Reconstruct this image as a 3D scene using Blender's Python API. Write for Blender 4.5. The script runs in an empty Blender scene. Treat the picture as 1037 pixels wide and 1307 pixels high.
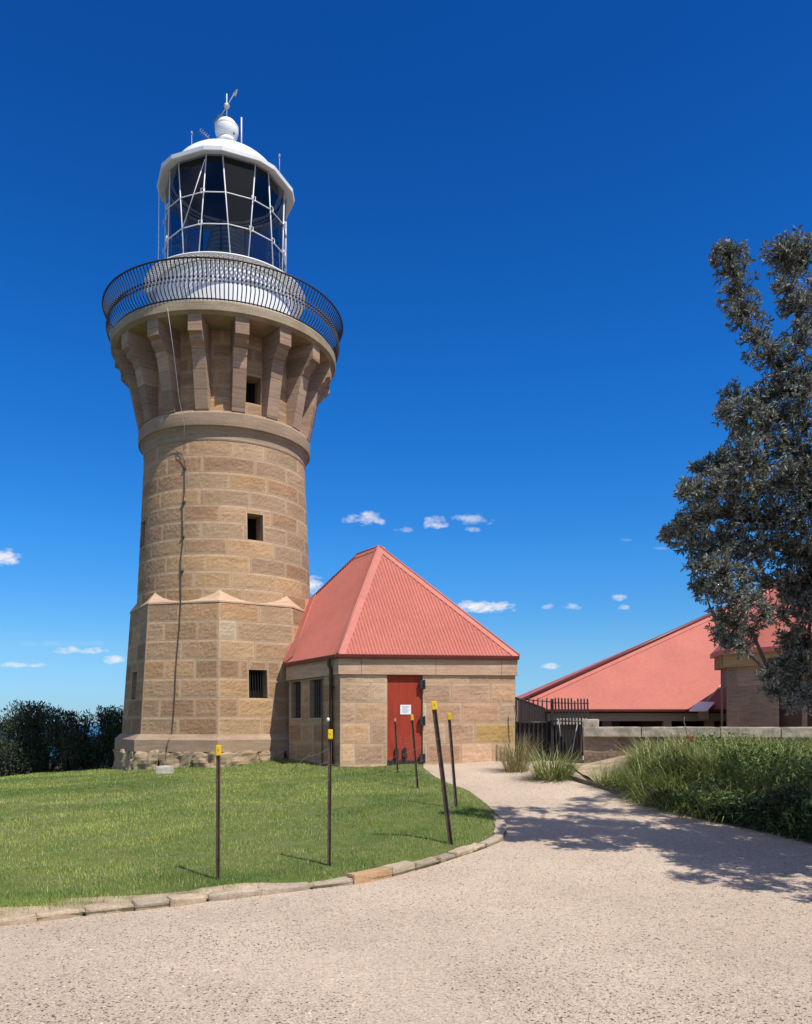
import bpy, math, random
import numpy as np
from mathutils import Vector

# ---------------------------------------------------------------- camera, sky, sun
S = bpy.context.scene
COL = S.collection
R = math.radians
F_PX, CXP, HOR = 1037.0, 518.5, 924.0
PITCH = R(0.5)
CAM_Z = 1.65
Y0 = HOR - F_PX * math.tan(PITCH)

cam_d = bpy.data.cameras.new('camera')
cam = bpy.data.objects.new('camera', cam_d)
COL.objects.link(cam)
cam.location = (0, 0, CAM_Z)
cam.rotation_euler = (R(90) + PITCH, 0, 0)
cam_d.sensor_fit = 'VERTICAL'
cam_d.sensor_height = 36
cam_d.lens = 36 * F_PX / 1307
cam_d.shift_y = (Y0 - 653.5) / 1307
cam_d.clip_start = 0.05
cam_d.clip_end = 90000
S.camera = cam

SUN_AZ, SUN_EL = R(44), R(57.5)      # azimuth counted from -Y (behind the camera) towards +X
sd = Vector((math.sin(SUN_AZ) * math.cos(SUN_EL), -math.cos(SUN_AZ) * math.cos(SUN_EL), math.sin(SUN_EL)))
sun_d = bpy.data.lights.new('sun', 'SUN')
sun_d.energy = 4.4
sun_d.angle = R(0.5)
sun_d.color = (1.0, 0.955, 0.88)
sun = bpy.data.objects.new('sun', sun_d)
COL.objects.link(sun)
sun.rotation_euler = sd.to_track_quat('Z', 'Y').to_euler()

world = bpy.data.worlds.new('World')
S.world = world
world.use_nodes = True
wn = world.node_tree
wn.nodes.clear()
def WN(t, **k):
    n = wn.nodes.new(t)
    for a, b in k.items(): setattr(n, a, b)
    return n
def wset(sock, v):
    if isinstance(v, bpy.types.NodeSocket): wn.links.new(v, sock)
    else: sock.default_value = v
def wmath(op, a, b=None, c=None, clamp=False):
    n = WN('ShaderNodeMath', operation=op, use_clamp=clamp)
    wset(n.inputs[0], a)
    if b is not None: wset(n.inputs[1], b)
    if c is not None: wset(n.inputs[2], c)
    return n.outputs[0]
sky = WN('ShaderNodeTexSky', sky_type='NISHITA', sun_disc=False)
sky.sun_elevation = SUN_EL
sky.sun_rotation = math.pi - SUN_AZ
sky.altitude = 100
sky.air_density = 1.0
sky.dust_density = 0.0
sky.ozone_density = 6.0
hsv = WN('ShaderNodeHueSaturation')
wn.links.new(sky.outputs[0], hsv.inputs['Color'])
hsv.inputs['Saturation'].default_value = 1.3
hsv.inputs['Hue'].default_value = 0.5
hsv.inputs['Value'].default_value = 1.0
tcz = WN('ShaderNodeTexCoord'); sxyz = WN('ShaderNodeSeparateXYZ'); wn.links.new(tcz.outputs['Generated'], sxyz.inputs[0])
air = WN('ShaderNodeValToRGB'); wn.links.new(sxyz.outputs[2], air.inputs[0])      # clear marine air: deep blue right down to the horizon
el = air.color_ramp.elements
for _ in range(3): el.new(.5)
for q, (p_, c_) in zip(el, ((0.0, (.27, .46, .77, 1)), (.09, (.52, .68, .80, 1)), (.20, (.46, .76, .94, 1)), (.38, (.36, .72, .98, 1)), (.62, (.42, .56, .84, 1)))):
    q.position = p_; q.color = c_
skm = WN('ShaderNodeMix', data_type='RGBA', blend_type='MULTIPLY'); skm.inputs['Factor'].default_value = 1
wn.links.new(hsv.outputs[0], skm.inputs[6]); wn.links.new(air.outputs[0], skm.inputs[7])
skg = WN('ShaderNodeVectorMath', operation='SCALE'); wn.links.new(skm.outputs[2], skg.inputs[0]); skg.inputs['Scale'].default_value = 1.48
# small fair-weather clouds, each at its own direction in the sky
tc = WN('ShaderNodeTexCoord')
def wdot(vec):
    n = WN('ShaderNodeVectorMath', operation='DOT_PRODUCT')
    wn.links.new(tc.outputs['Generated'], n.inputs[0]); n.inputs[1].default_value = vec
    return n.outputs['Value']
dep = wmath('MAXIMUM', wdot((0, math.cos(PITCH), math.sin(PITCH))), 0.05)
cu = wmath('DIVIDE', wdot((1, 0, 0)), dep)
cv = wmath('DIVIDE', wdot((0, -math.sin(PITCH), math.cos(PITCH))), dep)
comb = WN('ShaderNodeCombineXYZ'); wset(comb.inputs[0], cu); wset(comb.inputs[1], wmath('MULTIPLY', cv, 1.7))
nz = WN('ShaderNodeTexNoise'); wn.links.new(comb.outputs[0], nz.inputs['Vector'])
nz.inputs['Scale'].default_value = 46; nz.inputs['Detail'].default_value = 6; nz.inputs['Roughness'].default_value = 0.62
nz2 = WN('ShaderNodeTexNoise'); wn.links.new(comb.outputs[0], nz2.inputs['Vector'])
nz2.inputs['Scale'].default_value = 17; nz2.inputs['Detail'].default_value = 3
CLOUDS = [(466, 664, 27, 13, .8), (514, 677, 16, 6, .5), (555, 669, 19, 11, .85), (606, 664, 30, 11, .6), (604, 676, 12, 5, .5), (617, 776, 50, 12, 1),
          (4, 714, 30, 15, .9), (404, 750, 26, 16, .9), (100, 831, 42, 7, .85), (146, 843, 18, 8, .85), (24, 849, 40, 5, .8),
          (699, 775, 10, 5, .5), (728, 776, 16, 6, .5), (792, 764, 14, 6, .7), (797, 776, 8, 5, .5), (703, 851, 17, 6, .9), (800, 689, 12, 4, .25), (80, 822, 60, 5, .12), (845, 700, 14, 3, .15)]
acc = None
for (px, py, w, h, a) in CLOUDS:
    du = wmath('DIVIDE', wmath('SUBTRACT', cu, (px - CXP) / F_PX), w / F_PX)
    dv = wmath('DIVIDE', wmath('SUBTRACT', cv, (Y0 - py) / F_PX), h / F_PX)
    dvb = wmath('MULTIPLY', wmath('MINIMUM', dv, 0.0), 1.5)         # flatter undersides
    dv2 = wmath('ADD', wmath('MAXIMUM', dv, 0.0), dvb)
    d2 = wmath('ADD', wmath('MULTIPLY', du, du), wmath('MULTIPLY', dv2, dv2))
    m = wmath('MULTIPLY', wmath('SUBTRACT', 1.0, d2), 1.0)
    m = wmath('MULTIPLY', wmath('MAXIMUM', wmath('ADD', m, 0.0), -1.5), 1.0)
    m = wmath('ADD', m, wmath('MULTIPLY', wmath('SUBTRACT', nz.outputs['Fac'], 0.56), 4.2))
    m = wmath('MULTIPLY', wmath('MULTIPLY', m, 0.85, clamp=True), a)
    acc = m if acc is None else wmath('MAXIMUM', acc, m)
inview = wmath('GREATER_THAN', wdot((0, 1, 0)), 0.1)
acc = wmath('MULTIPLY', acc, inview)
nb_ = WN('ShaderNodeTexNoise'); wn.links.new(tc.outputs['Generated'], nb_.inputs['Vector'])  # broken cloud added to the unseen sky, above and behind, to fill shadows
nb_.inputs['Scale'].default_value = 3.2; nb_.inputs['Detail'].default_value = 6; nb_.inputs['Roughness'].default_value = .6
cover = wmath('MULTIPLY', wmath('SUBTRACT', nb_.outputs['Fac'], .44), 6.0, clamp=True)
unseen_sky = wmath('MULTIPLY', wmath('SUBTRACT', wdot((0, -.80, .60)), .12), 5.0, clamp=True)
acc = wmath('MAXIMUM', acc, wmath('MULTIPLY', wmath('MULTIPLY', cover, unseen_sky), .72))
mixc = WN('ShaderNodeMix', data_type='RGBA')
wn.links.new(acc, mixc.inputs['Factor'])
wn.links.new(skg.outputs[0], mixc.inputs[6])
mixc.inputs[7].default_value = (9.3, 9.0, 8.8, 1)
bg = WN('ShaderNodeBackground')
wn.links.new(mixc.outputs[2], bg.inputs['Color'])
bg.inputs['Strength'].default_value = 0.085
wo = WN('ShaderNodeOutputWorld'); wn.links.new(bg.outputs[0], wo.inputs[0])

S.view_settings.view_transform = 'Standard'
S.view_settings.look = 'None'
S.view_settings.gamma = 1
S.view_settings.exposure = 0.30

random.seed(7)
rng = np.random.default_rng(7)

# ---------------------------------------------------------------- helpers
def at(px, py, y):
    """world point seen at source pixel (px,py) lying in the plane Y = y"""
    s, c = math.sin(PITCH), math.cos(PITCH)
    v = (Y0 - py) / F_PX
    d = (((px - CXP) / F_PX), c - s * v, s + c * v)
    k = y / d[1]
    return Vector((d[0] * k, y, CAM_Z + d[2] * k))

def sstep(a, b, x):
    t = np.clip((x - a) / (b - a), 0, 1)
    return t * t * (3 - 2 * t)

def ground(x, y):
    x = np.asarray(x, float); y = np.asarray(y, float)
    t = np.clip((y - 7.0) / 12.0, 0, 1.3)
    t = np.where(t < .12, t * t / .24, t - .06) * 1.03
    z = t * (np.where(x > -5.5, 0.72 + 0.048 * np.clip(x, -9, 5), .456 + .072 * (np.clip(x, -14, 0) + 5.5)))
    z = z - 1.5 * sstep(19.0, 26, y) * sstep(2.4, 4.5, x)
    rr = np.hypot(x, y - 10)
    z = z - np.maximum(0, rr - 38) * 0.42
    return z

def hit(px, py, off=0.0):
    lo, hi = 2.0, 40.0
    for _ in range(60):
        m = (lo + hi) / 2
        p = at(px, py, m)
        if p.z > float(ground(p.x, p.y)) + off: lo = m
        else: hi = m
    return at(px, py, (lo + hi) / 2)

def tag(o, label=None, cat=None, group=None, kind=None):
    if label: o['label'] = label
    if cat: o['category'] = cat
    if group: o['group'] = group
    if kind: o['kind'] = kind
    return o

def empty(name, loc, label, cat, group=None):
    o = bpy.data.objects.new(name, None)
    o.location = loc; o.empty_display_size = .3
    COL.objects.link(o)
    return tag(o, label, cat, group)

def link(name, me, mat=None, parent=None):
    o = bpy.data.objects.new(name, me)
    if mat is not None: me.materials.append(mat)
    COL.objects.link(o)
    if parent is not None:
        o.parent = parent
        if parent.type == 'EMPTY': o.matrix_parent_inverse = parent_inv(parent)
    return o

def parent_inv(p):
    from mathutils import Matrix
    return Matrix.Translation(p.location).inverted()

class MB:
    """collects vertices and faces in world coordinates"""
    def __init__(s): s.v = []; s.f = []; s.sm = []
    def add(s, vs, fs, smooth=False):
        b = len(s.v)
        s.v.extend([tuple(v) for v in vs])
        for f in fs: s.f.append(tuple(b + i for i in f)); s.sm.append(smooth)
    def quad(s, a, b, c, d): s.add([a, b, c, d], [(0, 1, 2, 3)])
    def box(s, c, size, ax=None):
        c = Vector(c); X, Y, Z = ax if ax else (Vector((1, 0, 0)), Vector((0, 1, 0)), Vector((0, 0, 1)))
        hx, hy, hz = [q / 2 for q in size]
        vs = [c + X * (i * hx) + Y * (j * hy) + Z * (k * hz) for i in (-1, 1) for j in (-1, 1) for k in (-1, 1)]
        s.add(vs, [(0, 1, 3, 2), (4, 6, 7, 5), (0, 4, 5, 1), (2, 3, 7, 6), (0, 2, 6, 4), (1, 5, 7, 3)])
    def tube(s, pts, rad, n=6, cap=True, closed=False):
        pts = [Vector(p) for p in pts]; m = len(pts)
        rads = rad if isinstance(rad, (list, tuple)) else [rad] * m
        rings = []; prev = None
        for i, p in enumerate(pts):
            a = pts[(i - 1) % m] if (closed or i > 0) else p
            b = pts[(i + 1) % m] if (closed or i < m - 1) else p
            t = (b - a).normalized()
            if prev is None:
                u = t.orthogonal().normalized() if abs(t.z) > .95 else t.cross(Vector((0, 0, 1))).normalized()
            else:
                u = (prev - t * prev.dot(t)); u = u.normalized() if u.length > 1e-6 else t.orthogonal().normalized()
            prev = u; w = t.cross(u)
            rings.append([p + (u * math.cos(2 * math.pi * k / n) + w * math.sin(2 * math.pi * k / n)) * rads[i] for k in range(n)])
        vs = [v for r in rings for v in r]; fs = []
        for i in range(m if closed else m - 1):
            i2 = (i + 1) % m
            for k in range(n):
                fs.append((i * n + k, i * n + (k + 1) % n, i2 * n + (k + 1) % n, i2 * n + k))
        s.add(vs, fs, True)
        if cap and not closed:
            b = len(s.v) - len(vs)
            s.f.append(tuple(b + k for k in reversed(range(n)))); s.sm.append(False)
            s.f.append(tuple(b + (m - 1) * n + k for k in range(n))); s.sm.append(False)
    def prism(s, poly, off):
        n = len(poly); a = [Vector(p) for p in poly]; b = [p + Vector(off) for p in a]
        s.add(a + b, [tuple(reversed(range(n))), tuple(range(n, 2 * n))] + [(i, (i + 1) % n, n + (i + 1) % n, n + i) for i in range(n)])
    def build(s, name, mat, parent=None, sharp=None, bevel=0):
        me = bpy.data.meshes.new(name)
        me.from_pydata(s.v, [], s.f)
        me.polygons.foreach_set('use_smooth', s.sm)
        me.update()
        if bevel:
            import bmesh
            bm = bmesh.new(); bm.from_mesh(me)
            bmesh.ops.bevel(bm, geom=bm.edges[:], offset=bevel, segments=2, affect='EDGES', profile=.6)
            bm.to_mesh(me); bm.free()
        if sharp: me.set_sharp_from_angle(angle=R(sharp))
        return link(name, me, mat, parent)

def np_mesh(name, V, Fc, mat, parent=None, attrs=None, smooth=False):
    """V (n,3) float; Fc (m,k) int faces all of the same size"""
    me = bpy.data.meshes.new(name)
    V = np.ascontiguousarray(V, np.float32); Fc = np.ascontiguousarray(Fc, np.int32)
    me.vertices.add(len(V)); me.vertices.foreach_set('co', V.ravel())
    m, k = Fc.shape
    me.loops.add(m * k); me.loops.foreach_set('vertex_index', Fc.ravel())
    me.polygons.add(m)
    me.polygons.foreach_set('loop_start', np.arange(0, m * k, k, dtype=np.int32))
    me.polygons.foreach_set('loop_total', np.full(m, k, np.int32))
    me.polygons.foreach_set('use_smooth', np.full(m, smooth))
    for an, (ty, arr) in (attrs or {}).items():
        a = me.attributes.new(an, ty, 'POINT')
        arr = np.ascontiguousarray(arr, np.float32)
        a.data.foreach_set('value' if ty == 'FLOAT' else 'color', arr.ravel())
    me.update(calc_edges=True)
    return link(name, me, mat, parent)

def lathe(mb, prof, n, cx, cy, smooth=True):
    vs = []; m = len(prof)
    for k in range(n):
        a = 2 * math.pi * k / n
        for (r, z) in prof: vs.append((cx + r * math.sin(a), cy - r * math.cos(a), z))
    fs = []
    for k in range(n):
        k2 = (k + 1) % n
        for i in range(m - 1): fs.append((k * m + i, k2 * m + i, k2 * m + i + 1, k * m + i + 1))
    mb.add(vs, fs, smooth)

# ---------------------------------------------------------------- materials
class NT:
    def __init__(s, name):
        s.m = bpy.data.materials.new(name); s.m.use_nodes = True
        s.t = s.m.node_tree; s.t.nodes.clear()
        s.out = s.n('ShaderNodeOutputMaterial'); s.p = s.n('ShaderNodeBsdfPrincipled')
        s.l(s.p.outputs[0], s.out.inputs['Surface'])
    def n(s, ty, **k):
        x = s.t.nodes.new(ty)
        for a, b in k.items(): setattr(x, a, b)
        return x
    def l(s, a, b): s.t.links.new(a, b)
    def set(s, sock, v):
        if isinstance(v, bpy.types.NodeSocket): s.l(v, sock)
        else: sock.default_value = v
    def math(s, op, a, b=0.0, clamp=False):
        x = s.n('ShaderNodeMath', operation=op, use_clamp=clamp); s.set(x.inputs[0], a); s.set(x.inputs[1], b); return x.outputs[0]
    def coords(s, scale=(1, 1, 1), kind='Object'):
        t = s.n('ShaderNodeTexCoord'); m = s.n('ShaderNodeMapping'); m.inputs['Scale'].default_value = scale
        s.l(t.outputs[kind], m.inputs[0]); return m.outputs[0]
    def noise(s, vec, scale, detail=4, rough=.55):
        x = s.n('ShaderNodeTexNoise'); s.l(vec, x.inputs['Vector'])
        x.inputs['Scale'].default_value = scale; x.inputs['Detail'].default_value = detail; x.inputs['Roughness'].default_value = rough
        return x.outputs['Fac']
    def ramp(s, fac, stops):
        x = s.n('ShaderNodeValToRGB'); s.l(fac, x.inputs[0]); e = x.color_ramp.elements
        while len(e) < len(stops): e.new(.5)
        for q, (p, c) in zip(e, stops): q.position = p; q.color = (c, c, c, 1) if isinstance(c, (int, float)) else (*c, 1)
        return x.outputs[0]
    def mix(s, fac, a, b, mode='MIX'):
        x = s.n('ShaderNodeMix', data_type='RGBA', blend_type=mode); s.set(x.inputs['Factor'], fac)
        for sock, v in ((x.inputs[6], a), (x.inputs[7], b)):
            s.set(sock, (*v, 1) if isinstance(v, tuple) and len(v) == 3 else v)
        return x.outputs[2]
    def attr(s, name, out='Color'):
        x = s.n('ShaderNodeAttribute'); x.attribute_name = name; return x.outputs[out]
    def bump(s, h, strength=.4, dist=.02):
        x = s.n('ShaderNodeBump'); x.inputs['Strength'].default_value = strength; x.inputs['Distance'].default_value = dist
        s.l(h, x.inputs['Height']); s.l(x.outputs[0], s.p.inputs['Normal'])
    def col(s, v): s.set(s.p.inputs['Base Color'], (*v, 1) if isinstance(v, tuple) else v)
    def rough(s, v): s.set(s.p.inputs['Roughness'], v)
    def spec(s, v): s.p.inputs['Specular IOR Level'].default_value = v

def paint(name, col, rough=.5, var=.12, spec=.4, scale=6, metal=0):
    t = NT(name); c = t.coords()
    n = t.noise(c, scale, 5)
    k = t.ramp(n, [(.3, 1 - var), (.7, 1 + var * .4)])
    t.col(t.mix(1.0, col, k, 'MULTIPLY')); t.rough(rough); t.spec(spec); t.p.inputs['Metallic'].default_value = metal
    t.bump(t.noise(c, scale * 9, 3), .12, .004)
    return t.m

def stone_mat(name, tint=None, dirt=.35, rough_bump=1.0, lichen=False, courses=0):
    t = NT(name); c = t.coords((1, 1, 1))
    base = t.attr('tint') if tint is None else None
    if base is None: base = tint
    if tint is None:      # every block has its own piece of grain and its own tilt of the bedding
        al = t.attr('tint', 'Alpha'); sx_ = t.n('ShaderNodeSeparateXYZ'); t.l(t.coords(), sx_.inputs[0])
        cx_ = t.n('ShaderNodeCombineXYZ')
        t.l(t.math('ADD', t.math('MULTIPLY', sx_.outputs[0], 1.2), t.math('MULTIPLY', al, 91.0)), cx_.inputs[0])
        t.l(t.math('MULTIPLY', sx_.outputs[1], 1.2), cx_.inputs[1])
        t.l(t.math('MULTIPLY', t.math('ADD', sx_.outputs[2], t.math('MULTIPLY', sx_.outputs[0], t.math('MULTIPLY', t.math('SUBTRACT', al, .5), .35))), 11.0), cx_.inputs[2])
        strata = t.noise(cx_.outputs[0], 1.6, 6, .62)
    else:
        strata = t.noise(t.coords((1.2, 1.2, 11)), 1.6, 6, .6)
    k = t.ramp(strata, [(.30, .78), (.52, 1.0), (.70, 1.12)])
    b = t.mix(1.0, base, k, 'MULTIPLY')
    spk = t.ramp(t.noise(c, 34, 3, .7), [(.36, .84), (.62, 1.1)])
    b = t.mix(1.0, b, spk, 'MULTIPLY')
    big = t.ramp(t.noise(c, .9, 5, .65), [(.42, 0.0), (.7, 1.0)])
    b = t.mix(t.math('MULTIPLY', big, dirt), b, t.mix(1.0, b, (.62, .56, .52), 'MULTIPLY'))
    if lichen:
        lf = t.ramp(t.noise(c, 5.5, 7, .7), [(.48, 0.0), (.58, 1.0)])
        b = t.mix(t.math('MULTIPLY', lf, .5), b, (.16, .145, .125))
        lf2 = t.ramp(t.noise(t.coords((1, 1, 1.01)), 9, 5, .7), [(.60, 0.0), (.66, 1.0)])
        b = t.mix(t.math('MULTIPLY', lf2, .5), b, (.36, .34, .27))
    if courses:
        sx = t.n('ShaderNodeSeparateXYZ'); t.l(t.coords(), sx.inputs[0])
        oi_ = t.n('ShaderNodeObjectInfo')
        wnz = t.n('ShaderNodeTexWhiteNoise', noise_dimensions='2D'); cv_ = t.n('ShaderNodeCombineXYZ')
        ph_ = t.math('DIVIDE', t.math('ADD', sx.outputs[2], t.math('MULTIPLY', oi_.outputs['Random'], .2)), courses)
        t.l(t.math('FLOOR', ph_), cv_.inputs[0]); t.l(oi_.outputs['Random'], cv_.inputs[1])
        t.l(cv_.outputs[0], wnz.inputs['Vector'])
        b = t.mix(1.0, b, t.ramp(wnz.outputs['Value'], [(0, .74), (.5, 1.0), (1, 1.22)]), 'MULTIPLY')
        fr_ = t.math('FRACT', ph_)
        b = t.mix(t.math('LESS_THAN', fr_, .035), b, t.mix(1.0, b, (.6, .58, .55), 'MULTIPLY'))
    if tint is None:
        mar = t.attr('mar', 'Fac')
        b = t.mix(mar, b, t.mix(.40, b, (.54, .41, .28)))
    t.col(b); t.rough(.92); t.spec(.15)
    pick = t.n('ShaderNodeTexNoise'); t.l(t.coords((1, 1, 2.2)), pick.inputs['Vector'])
    pick.inputs['Scale'].default_value = 40; pick.inputs['Detail'].default_value = 5; pick.inputs['Roughness'].default_value = .7
    h = pick.outputs['Fac']
    if tint is None:
        h = t.math('MULTIPLY', h, t.math('SUBTRACT', 1.15, mar))
    t.bump(h, .40 * rough_bump, .022)
    return t.m

M = {}
M['stone'] = stone_mat('sandstone_blocks')
M['stone_plain'] = stone_mat('dressed_sandstone', (.37, .265, .18), rough_bump=.35)
M['stone_slab'] = stone_mat('weathered_slab', (.38, .30, .205), dirt=.8, rough_bump=.4)
M['stone_corbel'] = stone_mat('corbel_stone', (.39, .265, .185), rough_bump=.35, courses=.47)
M['stone_band'] = stone_mat('smooth_band', (.56, .375, .25), rough_bump=.25)
M['stone_rock'] = stone_mat('rough_rock', (.40, .30, .19), dirt=.7, rough_bump=1.5)
M['stone_pale'] = stone_mat('pale_block', (.55, .49, .40), rough_bump=.7)
M['coping'] = stone_mat('lichened_coping', (.52, .44, .33), dirt=.4, rough_bump=1.0, lichen=True)
M['wall_low'] = stone_mat('dark_wall_stone', (.20, .145, .105), dirt=.8)  # dark brown wall stone with random darker blotches
M['white'] = paint('white_paint', (.80, .80, .79), .45, .06)
M['cream'] = paint('cream_paint', (.66, .63, .56), .5, .08)
M['iron'] = paint('black_iron', (.024, .023, .024), .45, .2, .5)
M['dark_void'] = paint('dark_interior', (.012, .011, .011), .9, .1, .1)
M['maroon'] = paint('maroon_gutter', (.16, .035, .032), .4, .12)
M['brown_pipe'] = paint('brown_pipe', (.075, .038, .028), .5, .15)
M['cable'] = paint('lead_strap', (.055, .042, .033), .7, .2)
M['grey_wire'] = paint('galvanised_wire', (.30, .30, .30), .45, .1, .5)
M['yellow'] = paint('yellow_plastic', (.72, .47, .008), .45, .08)
M['pinkcap'] = paint('faded_pink_plastic', (.62, .30, .22), .5, .1)
M['paper'] = paint('white_paper', (.82, .82, .82), .6, .04)
M['ink'] = paint('faded_ink', (.30, .30, .33), .7, .04)
M['beige'] = paint('beige_timber', (.28, .215, .145), .6, .1)
M['brown_wall'] = paint('brown_wall', (.10, .06, .042), .8, .2)
M['darkpaling'] = paint('dark_paling', (.038, .024, .02), .75, .3, .2)
M['timber_grey'] = paint('grey_timber', (.16, .125, .095), .85, .3, .15)
M['twig'] = paint('dry_twig', (.20, .17, .12), .9, .2, .1)

def rust_mat():
    t = NT('rusty_steel'); c = t.coords()
    f = t.ramp(t.noise(c, 9, 6, .7), [(.38, 0.0), (.62, 1.0)])
    t.col(t.mix(f, (.050, .038, .031), (.115, .070, .045))); t.rough(.8); t.spec(.3)
    t.bump(t.noise(c, 60, 3), .3, .004)
    return t.m
M['rust'] = rust_mat()
def roof_mat(name, col):
    t = NT(name); c = t.coords()
    f = t.ramp(t.noise(c, .7, 6, .6), [(.35, 0.0), (.7, 1.0)])
    streak = t.ramp(t.noise(t.coords((5, 5, .4)), 2.2, 4, .6), [(.33, .91), (.66, 1.04)])
    b = t.mix(f, col, tuple(q * .86 for q in col))
    t.col(t.mix(1.0, b, streak, 'MULTIPLY')); t.rough(.6); t.spec(.22)
    return t.m
M['roof'] = roof_mat('red_roof_paint', (.48, .148, .108))
M['roofcap'] = roof_mat('red_roof_capping', (.54, .185, .14))
def door_mat():
    t = NT('red_door_paint'); c = t.coords()
    f = t.ramp(t.noise(t.coords((4, 4, .8)), 3, 6, .65), [(.4, 0.0), (.68, 1.0)])
    t.col(t.mix(f, (.37, .050, .024), (.27, .038, .022))); t.rough(.65); t.spec(.2)
    t.bump(t.noise(t.coords((12, 12, 1)), 6, 4), .15, .006)
    return t.m
M['door'] = door_mat()
def gravel_mat():
    t = NT('pink_gravel'); c = t.coords()
    v = t.n('ShaderNodeTexVoronoi'); t.l(c, v.inputs['Vector']); v.inputs['Scale'].default_value = 95
    big = t.ramp(t.noise(c, .55, 5, .6), [(.35, 0.0), (.68, 1.0)])
    b = t.mix(big, (.55, .435, .325), (.45, .352, .26))
    cell = t.n('ShaderNodeSeparateColor'); t.l(v.outputs['Color'], cell.inputs[0])
    k = t.ramp(cell.outputs[0], [(.0, .50), (.14, .84), (.5, 1.0), (1.0, 1.2)])
    b = t.mix(1.0, b, k, 'MULTIPLY')
    spec = t.ramp(t.noise(c, 50, 4, .8), [(.575, 0.0), (.62, 1.0)])
    patch = t.ramp(t.noise(c, 1.5, 4, .6), [(.36, .25), (.62, 1.0)])
    b = t.mix(t.math('MULTIPLY', spec, t.math('MULTIPLY', patch, .8)), b, (.16, .125, .10))
    fine = t.ramp(t.noise(c, 150, 3, .7), [(.3, .84), (.7, 1.12)])
    b = t.mix(1.0, b, fine, 'MULTIPLY')
    t.col(b); t.rough(.95); t.spec(.1)
    h = t.math('ADD', t.math('MULTIPLY', t.noise(c, 60, 5, .75), .7), t.math('MULTIPLY', t.noise(c, 6, 4, .6), 1.2))
    t.bump(h, .6, .022)
    return t.m
M['gravel'] = gravel_mat()
def soil_mat(name, a, b):
    t = NT(name); c = t.coords()
    f = t.ramp(t.noise(c, 3.5, 7, .65), [(.35, 0.0), (.65, 1.0)])
    t.col(t.mix(f, a, b)); t.rough(1.0); t.spec(.05)
    t.bump(t.noise(c, 30, 5, .7), .6, .03)
    return t.m
M['soil'] = soil_mat('headland_soil', (.10, .085, .05), (.05, .06, .028))
M['sand'] = soil_mat('sandy_verge', (.52, .40, .275), (.22, .175, .10))
M['thatch'] = soil_mat('lawn_thatch', (.085, .125, .030), (.15, .155, .055))
def leaf_mat(name, rough=.5, trans=.25, back=None, spec=.3):
    t = NT(name)
    col = t.attr('tint')
    if back:
        g = t.n('ShaderNodeNewGeometry')
        col = t.mix(g.outputs['Backfacing'], col, t.mix(.6, col, back))
    t.col(col); t.rough(rough); t.spec(spec)
    if trans:
        tr = t.n('ShaderNodeBsdfTranslucent'); t.l(col, tr.inputs['Color'])
        ms = t.n('ShaderNodeMixShader'); ms.inputs[0].default_value = trans
        t.l(t.p.outputs[0], ms.inputs[1]); t.l(tr.outputs[0], ms.inputs[2]); t.l(ms.outputs[0], t.out.inputs['Surface'])
    return t.m
M['blade'] = leaf_mat('grass_blades', .6, .3)
M['sedge'] = leaf_mat('sedge_blades', .45, .2, None, .4)
M['leaf'] = leaf_mat('leathery_leaves', .55, .14, (.27, .275, .255), .25)
M['shrub'] = leaf_mat('shrub_leaves', .5, .12, None, .3)
M['pebble'] = leaf_mat('pebbles', .9, 0, None, .1)
M['bark'] = soil_mat('grey_bark', (.13, .115, .10), (.06, .052, .046))
M['hill'] = soil_mat('far_forest', (.055, .085, .095), (.035, .06, .07))
def sea_mat():
    t = NT('sea_water'); c = t.coords()
    t.col((.012, .06, .115)); t.rough(.28)
    t.bump(t.noise(c, .05, 5, .6), .35, 2.0)
    return t.m
M['sea'] = sea_mat()
def glass_mat():
    t = NT('lantern_glass')
    tr = t.n('ShaderNodeBsdfTransparent'); tr.inputs[0].default_value = (.52, .56, .62, 1)
    gl = t.n('ShaderNodeBsdfGlossy'); gl.inputs['Roughness'].default_value = .03
    fr = t.n('ShaderNodeFresnel'); fr.inputs[0].default_value = 1.5
    ms = t.n('ShaderNodeMixShader'); t.l(t.math('MINIMUM', fr.outputs[0], .5), ms.inputs[0]); t.l(tr.outputs[0], ms.inputs[1]); t.l(gl.outputs[0], ms.inputs[2])
    t.l(ms.outputs[0], t.out.inputs['Surface'])
    return t.m
M['glass'] = glass_mat()
def lens_mat():
    t = NT('lens_prisms'); t.col((.20, .25, .26)); t.rough(.12); t.spec(.8)
    return t.m
M['lens'] = lens_mat()
M['lining'] = paint('dark_lining', (.016, .018, .026), .7, .1, .2)

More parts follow.
